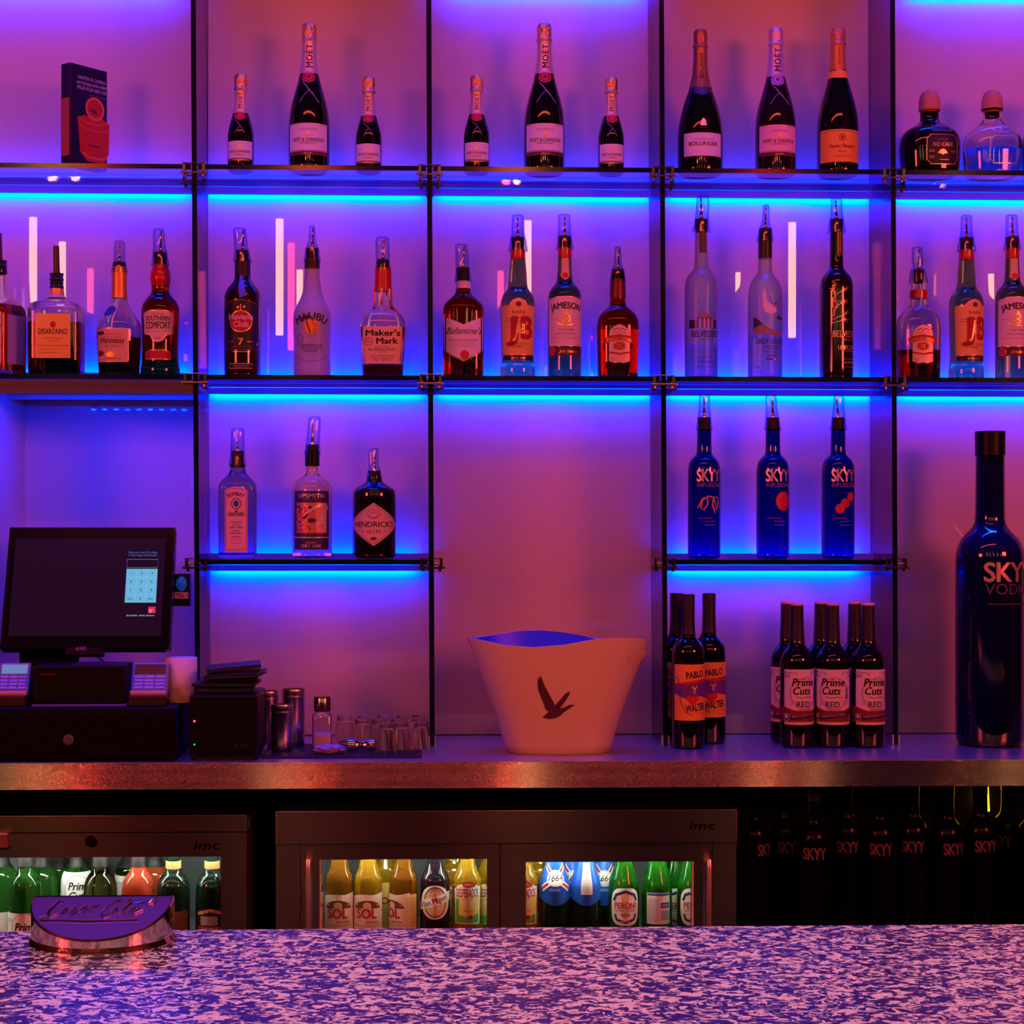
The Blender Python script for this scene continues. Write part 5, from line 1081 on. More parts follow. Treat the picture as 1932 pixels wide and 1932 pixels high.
bm2 = bmesh.new(); box(bm2, -.038, .038, -.0005, .02, -.011, .004); bm2.transform(Mx); lip = obj('brand_lip', bm2, BLACKP, hd, smooth=False)
for v in bm.verts: v.co.y -= .0008
bm.transform(Mx); obj('maker_mark', bm, mats, hd, smooth=False)
bm = bmesh.new(); box(bm, ax(38, -.26) - TX, ax(137, -.26) - TX, -.05, .04, az(1252, -.26) - g.location.z, az(1215, -.26) - g.location.z, bev=.004)
box(bm, ax(50, -.26) - TX, ax(125, -.26) - TX, -.03, .08, 0, az(1250, -.26) - g.location.z, bev=.004); obj('stand', bm, BLACKM, g, smooth=False)
# fingerprint reader clipped on the screen side
fx0, fx1 = ax(323, -.25), ax(359, -.25); fz0, fz1 = az(1144, -.25, 340), az(1083, -.25, 340)
bm = bmesh.new(); box(bm, fx0 - TX, fx1 - TX, -.035, -.015, fz0 - g.location.z, fz1 - g.location.z, bev=.0015); fr_ = obj('fingerprint_reader', bm, BLACKP, g, smooth=False, label='small black reader box with a glossy blue button')
bm = bmesh.new(); cxx = ax(342, -.26) - TX; czz = az(1102, -.26, 340) - g.location.z
loft(bm, [[(cxx + .0118 * f * math.cos(2 * math.pi * i / 28), -.0355 - d, czz + .0155 * f * math.sin(2 * math.pi * i / 28)) for i in range(28)] for f, d in ((1, 0), (.97, .004), (.8, .007), (.5, .009), (.15, .0098))]); obj('reader_button', bm, M('glossy_blue_button', (.01, .03, .25), .06, coat=1, emit=(.0, .10, .6), es=.25), fr_)
bm, mats = draw([('p', [(-12.5, -6), (12.5, -6), (12.5, 6), (-12.5, 6)], M('lilac_sticker', (.62, .35, .72), .5)), ('t', 'TILL 1', 0, 3, 6.5, 21, INK, {'bold': .03})], sc(-.26), lambda d_: d_ * sc(-.26) + cxx, lambda yy: -yy * sc(-.26) + az(1124, -.26, 340) - g.location.z)
for v in bm.verts: v.co.y -= .0355
obj('sticker', bm, mats, fr_, smooth=False)
bm = bmesh.new(); P = [(ax(a_, -.24) - TX, -.03 + .002 * i, az(b_, -.24, 170) - g.location.z) for i, (a_, b_) in enumerate(((165, 1229), (178, 1234), (190, 1243), (198, 1251), (204, 1262)))]; tube(bm, P, .0018, 8); obj('cable', bm, M('dark_red_cable', (.15, .02, .02), .5), g)
# receipt printer box between the card readers
g = thing('printer_box', 'flat black receipt printer box below the till screen, between the card readers', 'printer', (ax(150, -.38), -.385, ZD + .0005)); gx = g.location.x
zz = az(1256, -.385, 150) - g.location.z
bm = bmesh.new(); box(bm, ax(62, -.385) - gx, ax(237, -.385) - gx, 0, .10, .006, zz, bev=.004); pb = obj('housing', bm, M('printer_black', (.005, .004, .007), .4, spec=.25), g, smooth=False)
bm = bmesh.new(); box(bm, ax(78, -.385) - gx, ax(104, -.385) - gx, -.0008, .0002, zz - .0185, zz - .0175); obj('red_line', bm, M('dim_red_line', (.4, .05, .02), .5), pb, smooth=False)
bm = bmesh.new(); box(bm, ax(62, -.385) - gx, ax(240, -.385) - gx, -.012, .08, 0, .0035, bev=.001); obj('base_plate', bm, M('glossy_lilac_edge', (.18, .12, .30), .2), g, smooth=False)
# card readers
def reader(px0, px1, label, paper):
    Yr = -.375; gx = (ax(px0, Yr) + ax(px1, Yr)) / 2; w2 = (ax(px1, Yr) - ax(px0, Yr)) / 2
    g = thing('card_reader', label, 'card reader', (gx, Yr, ZD + .0005), 0, 'card readers in front of the till')
    hz = az(1253, Yr, 160) - g.location.z; zr = az(1290, Yr, 160) - g.location.z
    bm = bmesh.new(); box(bm, -w2 * .98, w2 * .98, -.02, .05, 0, az(1312, Yr, 160) - g.location.z, bev=.003); obj('cradle', bm, M('dark_cradle', (.03, .012, .014), .45), g, smooth=False)
    T = Matrix.Translation((0, .002, az(1314, Yr, 160) - g.location.z)) @ Matrix.Rotation(-R(28), 4, 'X'); L_ = (hz - (az(1314, Yr, 160) - g.location.z)) / math.cos(R(28))
    bm = bmesh.new(); box(bm, -w2, w2, 0, .022, 0, L_, bev=.004); bm.transform(T); bd_ = obj('reader_body', bm, M('blue_grey_plastic', (.18, .20, .34), .35), g, smooth=False)
    bm = bmesh.new(); box(bm, -w2 * .82, w2 * .82, -.0012, 0, L_ * .66, L_ * .93, bev=.0004); bm.transform(T); obj('screen', bm, M('reader_screen_lit', (.1, .14, .2), .2, emit=(.10, .28, .50), es=.7) if paper else M('reader_screen_dark', (.01, .01, .02), .2), bd_, smooth=False)
    bm = bmesh.new()
    for i in range(4):
        for j in range(3):
            x_ = (-.58 + .58 * j) * w2; z_ = L_ * (.24 + .105 * i); box(bm, x_ - w2 * .24, x_ + w2 * .24, -.0022, 0, z_ - L_ * .036, z_ + L_ * .036, bev=.0005)
    bm.transform(T); obj('keypad', bm, M('blue_lit_keys', (.30, .36, .80), .25), bd_, smooth=False)  # blue of the overhead light put into the key colour
    bm = bmesh.new(); tube(bm, [(-w2 * .95, -.004, .004), (0, -.006, .003), (w2 * .95, -.004, .004)], .0058, 10); bm.transform(T); obj('front_bumper', bm, M('tan_bumper', (.62, .32, .18), .35), bd_)
reader(-8, 52, 'card reader with a lit screen at the left edge', True)
reader(245, 315, 'card reader with a dark screen beside the paper roll', False)
# paper roll
Yp = -.30; g = thing('paper_roll', 'upright roll of white till paper beside the card reader', 'paper roll', (ax(342, Yp), Yp, ZD + .0005)); r_ = 30 * sc(Yp); hz = az(1241, Yp, 342) - g.location.z
bm = bmesh.new(); loft(bm, [ring_pts(a_, a_, 2, 48, z_) for a_, z_ in ((.008, 0), (r_ * .99, 0), (r_, .001), (r_, hz - .001), (r_ * .98, hz), (.009, hz), (.008, hz - .002), (.008, .002))]); obj('paper', bm, PAPER, g)
# thermal printer with two status lights
Yk = -.42; g = thing('thermal_printer', 'black cube-shaped receipt printer with a red status light and pale lettering', 'printer', (ax(422, Yk), Yk, ZC + .0005)); gx = g.location.x; w2 = (ax(487, Yk) - ax(358, Yk)) / 2; hz = az(1312, Yk, 420) - g.location.z
bm = bmesh.new(); box(bm, -w2, w2, 0, .175, .005, hz, bev=.004); hs = obj('housing', bm, M('printer_black_satin', (.004, .004, .005), .38, spec=.25), g, smooth=False)
bm = bmesh.new(); box(bm, -w2 + .004, w2 - .004, -.0012, 0, .010, hz - .045, bev=.0008); obj('front_panel', bm, BLACKP, hs, smooth=False)
bm = bmesh.new(); box(bm, -w2 + .01, w2 - .01, .01, .16, 0, .006); obj('foot', bm, BLACKR, g, smooth=False)
for (px, py, r0, m_, nm) in ((367.5, 1361, .0020, emat('red_status_light', (1, .02, .03), 14), 'red_status_light'), (367.5, 1405, .0017, emat('cyan_status_light', (0, .5, .7), 1.6), 'power_light')):
    x_, z_ = at(px, py, Yk); bm = bmesh.new(); tube(bm, [(x_ - gx, -.0005, z_ - g.location.z), (x_ - gx, -.003, z_ - g.location.z)], r0, 12); obj(nm, bm, m_, hs)
flatbm, mats = draw([('t', 'AURES', 0, 0, 8, 29, M('mauve_print', (.45, .15, .45), .5), {'bold': .01})], sc(Yk), lambda d_: d_ * sc(Yk) + ax(456, Yk) - gx, lambda yy: yy + az(1411, Yk, 456) - g.location.z)
for v in flatbm.verts: v.co.y -= .0018
obj('maker_mark', flatbm, mats, hs, smooth=False)
ZP = ZC + .0005 + hz
# bill folders piled on the printer
specs = [(0, 0, 1313, 1299, 368, 478, 0), (4, .01, 1299, 1293, 366, 484, 0), (-3, 0, 1293, 1289, 380, 486, .03), (6, .02, 1289, 1279, 390, 492, .05), (2, .01, 1279, 1271, 391, 493, .09)]
zc = ZP + .0004; first_ = True
whichf = ['lowest of the pile', 'second from the bottom', 'third from the bottom', 'second from the top', 'topmost of the pile']
for i, (dx, dy, ya, yb_, pa, pb_, tl) in enumerate(specs):
    Yq = -.36; hgt = (ya - yb_) * sc(Yq) * .92; w2 = (ax(pb_, Yq) - ax(pa, Yq)) / 2; xm = (ax(pb_, Yq) + ax(pa, Yq)) / 2
    g = thing('bill_folder', 'black leather bill folder on the receipt printer, ' + whichf[i], 'folder', (xm, Yq - .02 * (i % 2), zc), R((3, -2, 5, -4, 6)[i]), 'bill folders piled on the printer')
    lift = w2 * 2 * math.sin(tl) * .5
    T = Matrix.Translation((0, 0, lift + .0002)) @ Matrix.Rotation(-tl, 4, 'Y')
    bm = bmesh.new(); box(bm, -w2, w2, -.015, .105, 0, hgt * .30, bev=.0010); bm.transform(T); obj('lower_cover', bm, M('black_leather', (.010, .008, .012), .4), g, smooth=False)
    bm = bmesh.new(); box(bm, -w2, w2, -.015, .105, hgt * .62, hgt * .94, bev=.0010); box(bm, -w2, -w2 + .003, -.015, .105, hgt * .05, hgt * .9, bev=.0008); bm.transform(T); obj('upper_cover', bm, MATS['black_leather'], g, smooth=False)
    bm = bmesh.new(); box(bm, -w2 + .004, w2 - .004, -.012, .10, hgt * .32, hgt * .60); bm.transform(T); obj('inner_sleeve', bm, M('clear_blue_sleeve', (.05, .08, .30), .15), g, smooth=False)
    zc += hgt + lift * .9 + .0005
# rubber mat
Ym = -.33; zM = ZC + .0005
g = thing('bar_mat', 'black rubber bar mat under the steel cups and shot glasses', 'bar mat', (ax(648, Ym), Ym, zM)); gx = g.location.x
bm = bmesh.new(); x0, x1 = ax(497, Ym) - gx, ax(797, Ym) - gx; box(bm, x0, x1, -.06, .15, 0, .003, bev=.001)
obj('mat_base', bm, BLACKR, g, smooth=False)
bm = bmesh.new(); x = x0 + .004
while x < x1 - .004: box(bm, x, x + .0018, -.058, .148, .003, .0052); x += .0050
obj('mat_ribs', bm, BLACKR, g, smooth=False)
ZMt = zM + .0054
def cup(px0, px1, yt, Y, label, nm='steel_cup'):
    k = sc(Y); X = ax((px0 + px1) / 2, Y); r_ = (px1 - px0) / 2 * k; g = thing(nm, label, 'cup', (X, Y, ZMt), 0, 'steel cups on the bar mat'); h = az(yt, Y, px0) - ZMt
    bm = bmesh.new(); loft(bm, [ring_pts(a_, a_, 2, 40, z_) for a_, z_ in ((r_ * .9, 0), (r_ * .97, .002), (r_, h * .1), (r_, h - .012), (r_ * 1.02, h - .010), (r_ * 1.02, h - .002), (r_ * 1.0, h), (r_ * .92, h), (r_ * .92, h * .15))]); obj('cup_wall', bm, M('brushed_cup_steel', (.75, .70, .70), .24, metal=1.0, aniso=.7), g)
    bm = bmesh.new(); lathe(bm, [(r_ * 1.025, h - .0165), (r_ * 1.035, h - .015), (r_ * 1.025, h - .0135)], 40, c0=False, c1=False); obj('rim_bead', bm, SATIN, g)
cup(485, 526, 1304, -.215, 'steel cup half hidden behind the black receipt printer')
cup(532, 575, 1300, -.225, 'tallest steel cup on the bar mat')
cup(512, 553, 1329, -.305, 'short steel cup in front of the other two')
# salt jar
Y = -.265; k = sc(Y); X = ax(608.5, Y); g = thing('salt_jar', 'small square glass jar half full of salt, with a metal lid', 'jar', (X, Y, ZMt)); h = az(1342, Y, 608) - ZMt; r_ = 18.5 * k
bm = bmesh.new(); loft(bm, [ring_pts(a_, a_, n_, 40, z_) for a_, n_, z_ in ((r_ * .9, 4, 0), (r_, 5, .003), (r_, 5, h * .86), (r_ * .93, 4, h * .93), (r_ * .78, 2, h)) ], True, True); obj('jar_glass', bm, SHOTG, g)
bm = bmesh.new(); loft(bm, [ring_pts(a_, a_, n_, 40, z_) for a_, n_, z_ in ((r_ * .85, 4, .004), (r_ * .93, 5, .005), (r_ * .93, 5, h * .40))]); obj('salt', bm, M('salt_white', (.85, .75, .78), .8), g)
bm = bmesh.new(); h2 = az(1314, Y, 608) - ZMt; P = [(r_ * .80, h), (r_ * .86, h + .001), (r_ * .86, h2 - .004), (r_ * .78, h2), (r_ * .3, h2 + .0006)]; lathe(bm, P, 32); obj('lid', bm, DCHROME, g)
# shot glasses, upside down
def shot():
    r = thing('shot_glass', 'x', 'shot glass'); h = .060; ro, rt = .0225, .0165
    bm = bmesh.new(); P = [(ro, 0), (ro * .97, h * .3), (rt * 1.05, h * .86), (rt, h), (.0001, h), (.0001, h * .82), (rt * .86, h * .80), (ro * .90, h * .1), (ro * .93, 0)]
    loft(bm, [ring_pts(max(a_, 1e-4), max(a_, 1e-4), 2, 28, z_) for a_, z_ in P + [P[0]]], False, False)
    bmesh.ops.remove_doubles(bm, verts=list(bm.verts), dist=1e-5); bmesh.ops.recalc_face_normals(bm, faces=list(bm.faces))
    obj('glass_wall', bm, GLASS, r)
    return r
sg = shot(); k0 = True
SG = [(651, 1329, -.20, 'left end of the back row'), (689, 1328, -.20, 'second from the left in the back row'), (727, 1328, -.20, 'third from the left in the back row'), (762, 1328, -.19, 'fourth from the left in the back row'), (793, 1329, -.18, 'right end of the back row'),
      (685, 1336, -.255, 'second row, behind the lying jigger'), (716, 1342, -.262, 'second row, second from the left'), (752, 1345, -.262, 'second row, third from the left'), (790, 1340, -.250, 'second row, right end'),
      (727.5, 1371, -.345, 'front left of all'), (754, 1368, -.325, 'front middle'), (789, 1362, -.320, 'front right by the upright')]
for px, yt, Y, w_ in SG:
    L_ = (ax(px, Y), Y, ZMt); lb = 'upturned clear shot glass on the bar mat, ' + w_
    if k0: sg.location = L_; sg['label'] = lb; sg['group'] = 'upturned shot glasses'; k0 = False
    else: copy_tree(sg, L_, lb, rz=random.uniform(0, 3))
# lying jigger and crumpled film
Y = -.335; X, _ = at(683, 1393, Y); g = thing('jigger', 'polished steel jigger lying on its side in front of the shot glasses', 'jigger', (X, Y, ZMt + .0145))
def lay_cup(bm, P):
    for ring in P: pass
bm = bmesh.new(); loft(bm, [[(z_, a_ * math.cos(2 * math.pi * i / 32), a_ * math.sin(2 * math.pi * i / 32)) for i in range(32)] for a_, z_ in ((.0140, -.028), (.0135, -.012), (.0060, -.001))]); obj('large_cup', bm, CHROME, g)
bm = bmesh.new(); loft(bm, [[(z_, a_ * math.cos(2 * math.pi * i / 32), a_ * math.sin(2 * math.pi * i / 32)) for i in range(32)] for a_, z_ in ((.0060, -.001), (.0115, .010), (.0125, .026))]); obj('small_cup', bm, CHROME, g)
Y = -.345; X, _ = at(622, 1403, Y); bm = bmesh.new(); bmesh.ops.create_icosphere(bm, subdivisions=4, radius=1.0)
from mathutils import noise
for v in bm.verts:
    n_ = noise.noise(v.co * 2.3) * .35 + noise.noise(v.co * 6) * .18; q = v.co * (1 + n_); v.co = (q.x * .030, q.y * .020, max(0, q.z * .0095 + .008))
o = obj('plastic_film', bm, M('crumpled_film', (.62, .52, .82), .22, trans=.5, ior=1.2)); o.location = (X, Y, ZMt); tag(o, 'small crumpled piece of clear plastic film in front of the salt jar', 'plastic film')

# ================================================================== under the counter
ZF = -.42
def beer(name, label, cx, Y, kind, group=None, phi=0.0, zb=.556, s=1.0, cat='bottle'):
    """beer bottles: profile in metres, turned into picture rows for the shared builder"""
    k = sc(Y)
    def row(z): return 980 - (zb + z - CAMZ) / (Y - CAMY) * F * math.cos(0) if False else PY0 - (zb + z - CAMZ) / sc(Y)
    P = {'sol': [(0, .029), (.010, .0298), (.128, .0298), (.140, .028), (.156, .021), (.172, .0165), (.200, .0138), (.228, .0132)],
         'squat': [(0, .030), (.010, .031), (.120, .031), (.134, .0305), (.146, .026), (.156, .020), (.172, .0155), (.200, .0138), (.228, .0132)],
         'peroni': [(0, .030), (.010, .032), (.118, .032), (.128, .031), (.150, .0235), (.172, .0175), (.200, .0138), (.228, .0132)],
         'wine': [(0, .033), (.010, .0345), (.105, .0345), (.125, .033), (.140, .026), (.150, .0175), (.162, .0145), (.200, .0135), (.260, .013)]}
    pr = {'sol': 'sol', 'desp': 'squat', 'sm': 'squat', '1664': 'peroni', 'peroni': 'peroni', 'wine': 'wine'}[kind[0]]
    return Bottle(name, label, cx, Y, zb, [(row(z * s), r / k * s) for z, r in P[pr]], kind[1], group, cat=cat, phi=phi, N=32)

def fridge(name, label, xa, xb, ytop, yhead, doors, Y, left=False):
    """doors: list of (frame x0, x1, window x0, x1, window top)"""
    x0, x1 = ax(xa, Y), ax(xb, Y); gx = (x0 + x1) / 2; g = thing(name, label, 'fridge', (gx, Y, 0))
    zt, zh = az(ytop, Y, (xa + xb) / 2), az(yhead, Y, (xa + xb) / 2); D = .36
    t = .012
    bm = bmesh.new()
    for a_, c_, y0, y1, z0, z1 in ((x0, x0 + t, .05, D, .06, zt - .002), (x1 - t, x1, .05, D, .06, zt - .002), (x0, x1, D - t, D, .06, zt - .002), (x0, x1, .05, D, .06, .09), ):
        box(bm, a_ - gx, c_ - gx, y0, y1, z0, z1)
    obj('cabinet', bm, M('fridge_inner_grey', (.16, .17, .17), .5), g, smooth=False)
    bm = bmesh.new(); box(bm, x0 - gx, x1 - gx, .0205, D, zt - .014, zt - .001); obj('shaded_top', bm, BLACKM, g, smooth=False)  # black stands for the shade between fridge top and counter
    bm = bmesh.new(); box(bm, x0 - gx, x1 - gx, -.006 if not left else .004, .02, zh, zt, bev=.001); hd = obj('header_panel', bm, STEELV, g, smooth=False, label='brushed steel header panel')
    bm = bmesh.new(); box(bm, x0 - gx + t, x1 - gx - t, .055, D - t, .546, .555); obj('shelf', bm, M('fridge_shelf', (.25, .27, .28), .4), g, smooth=False)
    posts = [(xa, doors[0][0] - 1)] + [(doors[i][1] + 1, doors[i + 1][0] - 1) for i in range(len(doors) - 1)] + [(doors[-1][1] + 1, xb)]
    for a_, c_ in posts:
        if c_ - a_ < 1: continue
        bm = bmesh.new(); box(bm, ax(a_, Y) - gx, ax(c_, Y) - gx, 0, .05, .06, zh - .0005)
        obj('frame_post', bm, STEELV, g, smooth=False)
    for (fa, fb, wa, wb, wt, hx) in doors:
        dx0, dx1, wx0, wx1 = ax(fa, Y) - gx, ax(fb, Y) - gx, ax(wa, Y) - gx, ax(wb, Y) - gx; zw = az(wt, Y, wa); zd = zh - .001; zb_ = .10; zw0 = .20
        bm = bmesh.new()
        for a_, c_, z0, z1 in ((dx0, wx0, zb_, zd), (wx1, dx1, zb_, zd), (wx0, wx1, zw, zd), (wx0, wx1, zb_, zw0)): box(bm, a_, c_, .002, .034, z0, z1)
        dr = obj('door', bm, STEELV, g, smooth=False)
        bm = bmesh.new(); box(bm, wx0, wx1, .016, .019, zw0, zw); obj('door_glass', bm, PANE, dr, smooth=False)
        if hx:
            hxx = ax(hx, Y) - gx; zt2 = az(1617 if not left else 1640, Y, hx); bm = bmesh.new()
            tube(bm, [(hxx, .002, zt2 - .012), (hxx, -.020, zt2 - .006), (hxx, -.022, zt2 - .02), (hxx, -.022, .30), (hxx, .002, .29)], .0062, 12); obj('handle', bm, SATIN, dr)
            # strip added behind the door edge to block leaking lamp light
        bm = bmesh.new()
        for a_, c_, z0, z1 in ((dx0 - .006, dx0 + .008, zb_, zh), (dx1 - .008, dx1 + .006, zb_, zh), (dx0, dx1, zd - .012, zh)): box(bm, a_, c_, .0345, .042, z0, z1)
        obj('leak_strip', bm, BLACKR, dr, smooth=False)
        bm = bmesh.new(); xs = wx1 if hx and hx > (wa + wb) / 2 else wx0
        if not left: box(bm, xs - .0015, xs + .0015, .0008, .0025, zw0, zw); obj('window_trim', bm, M('pale_seal', (.8, .85, .82), .4), dr, smooth=False)
    # lamp tube inside, behind the header
    bm = bmesh.new(); zl_ = az(1622, Y) + .012
    box(bm, x0 - gx + .03, x1 - gx - .03, .046, .056, zl_, zl_ + .010); obj('interior_lamp', bm, emat('fridge_lamp_white', (.88, 1.0, .84), 50.0 if not left else 45.0), g, smooth=False)
    return g, gx, zh, zt
g, gx, zh, zt = fridge('bottle_fridge', 'wide steel bottle fridge with two glass doors, centre, lit inside', 521, 1390, 1528, 1590, [(568, 943, 605, 920, 1623, 583), (946, 1344, 993, 1308, 1627, 1336)], ZF)
def imc(g, gx, px, py, Y, hh_, yo):
    k = sc(Y); bm, mats = draw([('t', 'imc', 0, 0, 15, 46, M('engraved_black', (.008, .006, .008), .5), {'shear': .25, 'bold': .02, 'spacing': 1.05})], k, lambda d_: d_ * k + ax(px, Y) - gx, lambda yy: yy + az(py, Y, px))
    for v in bm.verts: v.co.y += yo
    obj('maker_mark', bm, mats, g, smooth=False)
imc(g, gx, 1324, 1563, ZF, 0, -.0064)
g2, gx2, zh2, zt2 = fridge('bottle_fridge', 'dark steel bottle fridge at the left, cut by the picture edge', -420, 467, 1541, 1573, [(-400, 466, -360, 417, 1622, None)], ZF + .004, left=True)
imc(g2, gx2, 390, 1603, ZF + .004, 0, .0016)
x_, z_ = at(172, 1588, ZF); bm = bmesh.new(); tube(bm, [(x_ - gx2, -.004, z_), (x_ - gx2, .003, z_)], 11 * sc(ZF), 24); lk = obj('lock', bm, M('dark_lock_steel', (.25, .1, .1), .2, metal=1), g2)
bm = bmesh.new(); box(bm, ax(-20, ZF) - gx2, ax(17, ZF) - gx2, -.012, .0015, az(1600, ZF, 0), az(1572, ZF, 0), bev=.002); obj('door_corner', bm, M('rosy_steel', (.7, .4, .35), .35, metal=.9), g2, smooth=False)
# cabinet shell round the open dark shelf on the right, and the plinth void behind the fridges
bm = bmesh.new(); box(bm, ax(1398, YF), XR + .8, -.16, -.155, .1, ZC - .055); box(bm, ax(1398, YF), XR + .8, YF + .03, -.16, .55, .556)
o = obj('storage_shelf', bm, M('black_cabinet', (.004, .003, .004), .35), None, smooth=False); tag(o, 'open black storage shelf under the counter at the right, holding dark bottles', 'shelf')

Yq = ZF + .095; SM = emat  # bottles just inside the doors
REDL = M('sol_red', (.42, .03, .02), .5)
def sol(cx, lab, phi=0.0, Y=-.335, col=BEERY):
    b = beer('beer_bottle', lab, cx, Y, ('sol', col), 'clear lager bottles with sun label', phi)
    rays = [('l', [(14 * math.cos(t) + 0, 1703 - 14 * math.sin(t)), (21 * math.cos(t), 1703 - 21 * math.sin(t))], 1.4, TANL) for t in [math.pi * i / 10 for i in range(11)]]
    b.label([(-29, 1688), (-10, 1683), (10, 1684), (29, 1680), (29, 1775), (-29, 1775)], CREAM, [('p', [(21 * math.cos(math.pi * i / 16), 1709 - 15 * math.sin(math.pi * i / 16)) for i in range(17)], BROWNINK), ('e', 0, 1704, 8, 7, TANL)] + rays + [('t', 'SOL', -1, 1727, 17, 38, REDL, {'bold': .05}), ('t', 'CERVEZA', 8, 1737, 4.6, 26, BROWNINK, {'bold': .02}), ('r', -22, 1740, 22, 1741, BROWNINK)] + lines(0, [1744, 1748], 18, BROWNINK))
    return b
sol(641, 'sun-labelled lager bottle leftmost in the fridge, left door', -.05, col=BEERA); sol(695.6, 'sun-labelled lager bottle second from the left behind the left door', -.05)
sol(762, 'amber beer bottle turned so two labels meet, left door', -.9, col=BEERA).label(rect(14, 1683, 1775), YELLOWL, lines(0, [1690 + 4 * i for i in range(14)], 11, BROWNINK, .9), phi=.55, name='back_label')
sol(583, 'lager bottle half hidden at the left edge of the left fridge window', .3)
beer('beer_bottle', 'lager bottle behind, between the second and third bottle of the left door', 728, -.255, ('sol', BEERY), 'clear lager bottles with sun label').label(rect(24, 1660, 1775), YELLOWL, [('t', 'SOL', 0, 1700, 12, 30, REDL, {'bold': .04})] + lines(0, [1708 + 4 * i for i in range(8)], 14, BROWNINK, .9))
b = beer('beer_bottle', 'dark beer bottle with round beige label and white slanted banner', 821.5, -.335, ('sm', DARKBEER))
b.label([(25 * math.cos(t * .3), 1697 + 32 * math.sin(t * .3)) for t in range(21)], CREAM, [('e', 0, 1697, 22.5, 29, BROWNINK), ('e', 0, 1697, 20, 26, TANL), ('o', 0, 1697, 12, 24, .8, BROWNINK), ('l', [(0, 1673), (0, 1721)], .8, BROWNINK), ('l', [(-18, 1690), (18, 1690)], .8, BROWNINK), ('t', 'CERVEZA INTERNACIONAL', 0, 1676, 4, 38, BROWNINK, {'arc': 22}), ('p', [(-27, 1695), (27, 1677), (27, 1694), (-27, 1713)], PAPER), ('t', 'San Miguel', 1, 1699, 10, 48, INK, {'rot': .33, 'bold': .02}), ('t', 'S', -22, 1706, 12, 6, REDINK, {'rot': .33, 'bold': .03}), ('t', 'M', 1, 1699, 11, 9, REDINK, {'rot': .33, 'bold': .04})])
def desp(cx, lab, phi=0.0, Y=-.335):
    b = beer('beer_bottle', lab, cx, Y, ('desp', BEERY), 'yellow tequila beer bottles with red and green label', phi)
    b.label([(-23, 1676), (-17, 1666), (0, 1659), (17, 1665), (23, 1672), (22, 1738), (-22, 1738)], M('clear_white_border', (.8, .78, .7), .5), [('p', [(-20, 1679), (-15, 1669), (0, 1662), (15, 1668), (20, 1675), (19, 1735), (-19, 1735)], YELLOWL), ('e', 3, 1664, 13, 5.5, REDINK), ('p', [(-20, 1692), (-14, 1690), (-14, 1735), (-20, 1735)], GREENINK), ('p', [(-20, 1719), (0, 1724), (19, 1719), (19, 1735), (-20, 1735)], GREENINK), ('p', [(-23, 1672), (23, 1668), (23, 1686), (-23, 1690)], PAPER), ('t', 'DESPERADOS', 0, 1687, 15, 44, REDINK, {'bold': .04}), ('e', 5, 1725, 5, 5, REDINK), ('e', 5, 1725, 2, 2, INK), ('t', 'BIERE-BIER', 1, 1699, 4.5, 26, PAPER, {'bold': .02}), ('t', 'CERVEZA', 1, 1705, 4, 22, PAPER, {'bold': .02}), ('t', 'TEQUILA', 2, 1715, 3.6, 18, REDINK, {'bold': .02})])
    return b
desp(882, 'yellow beer bottle with red and green label, left door, near its right edge')
desp(925, 'yellow beer bottle half hidden at the right edge of the left fridge window', 0, -.27); desp(858, 'yellow beer bottle in the second row behind the left door', .0, -.265)
desp(989, 'yellow beer bottle at the left edge of the right fridge window', .0); desp(1021, 'yellow beer bottle in the second row behind the right door', .0, -.265)
def kron(cx, lab, phi=0.0, Y=-.335, back=False, txt='1664'):
    b = beer('beer_bottle', lab, cx, Y, ('1664', DGREENB), 'dark beer bottles with blue foil necks', phi)
    k = b.k; bm = bmesh.new(); P = []; zs = [b.zl(1690 - 80 * q_ / 24) for q_ in range(25)]; N = 40; rings = []
    for i, z in enumerate(zs):
        r_ = b.rad(z) + .00025
        rings.append([(r_ * math.cos(2 * math.pi * j / N), r_ * math.sin(2 * math.pi * j / N), z - (.014 * abs(math.cos(2 * math.pi * j / N * 1.0 + math.pi / 2 )) ** 2 * max(0, 1 - i / 7))) for j in range(N)])
    loft(bm, rings, False, False); obj('neck_foil', bm, BLUEFOIL, b.root, label='blue neck foil')
    if back:
        b.label([(-9, 1624), (9, 1624), (9, 1682), (-9, 1682)], PAPER, [('o', 0, 1640, 3.5, 4, .8, REDINK)] + lines(0, [1650 + 3 * i for i in range(10)], 7, GREYINK, .8), name='back_label')
    else:
        b.prints([('p', [(-26, 1633), (-22, 1625), (26, 1668), (22, 1678)], PAPER), ('p', [(-25, 1631), (-23, 1627), (25, 1670), (23, 1675)], REDINK), ('p', [(26, 1633), (22, 1625), (-26, 1668), (-22, 1678)], PAPER), ('p', [(25, 1631), (23, 1627), (-25, 1670), (-23, 1675)], REDINK), ('e', 0, 1652, 16, 15, PAPER), ('o', 0, 1652, 14, 13, .7, GREYINK), ('t', txt, 0, 1657, 11, 26, INK, {'shear': .2})], yref=1652, name='neck_badge')
        b.prints(lines(-2, [1672, 1675], 10, PAPER, .9), yref=1672)
    return b
kron(1047, 'dark bottle with blue neck foil and oval white badge, leftmost in the right door')
kron(1105.5, 'dark bottle with blue neck foil turned to its back label, right door', back=True)
kron(1081, 'blue-necked bottle in the second row between the two front ones', Y=-.265); kron(1139, 'blue-necked bottle in the second row beside the green lager', Y=-.27)
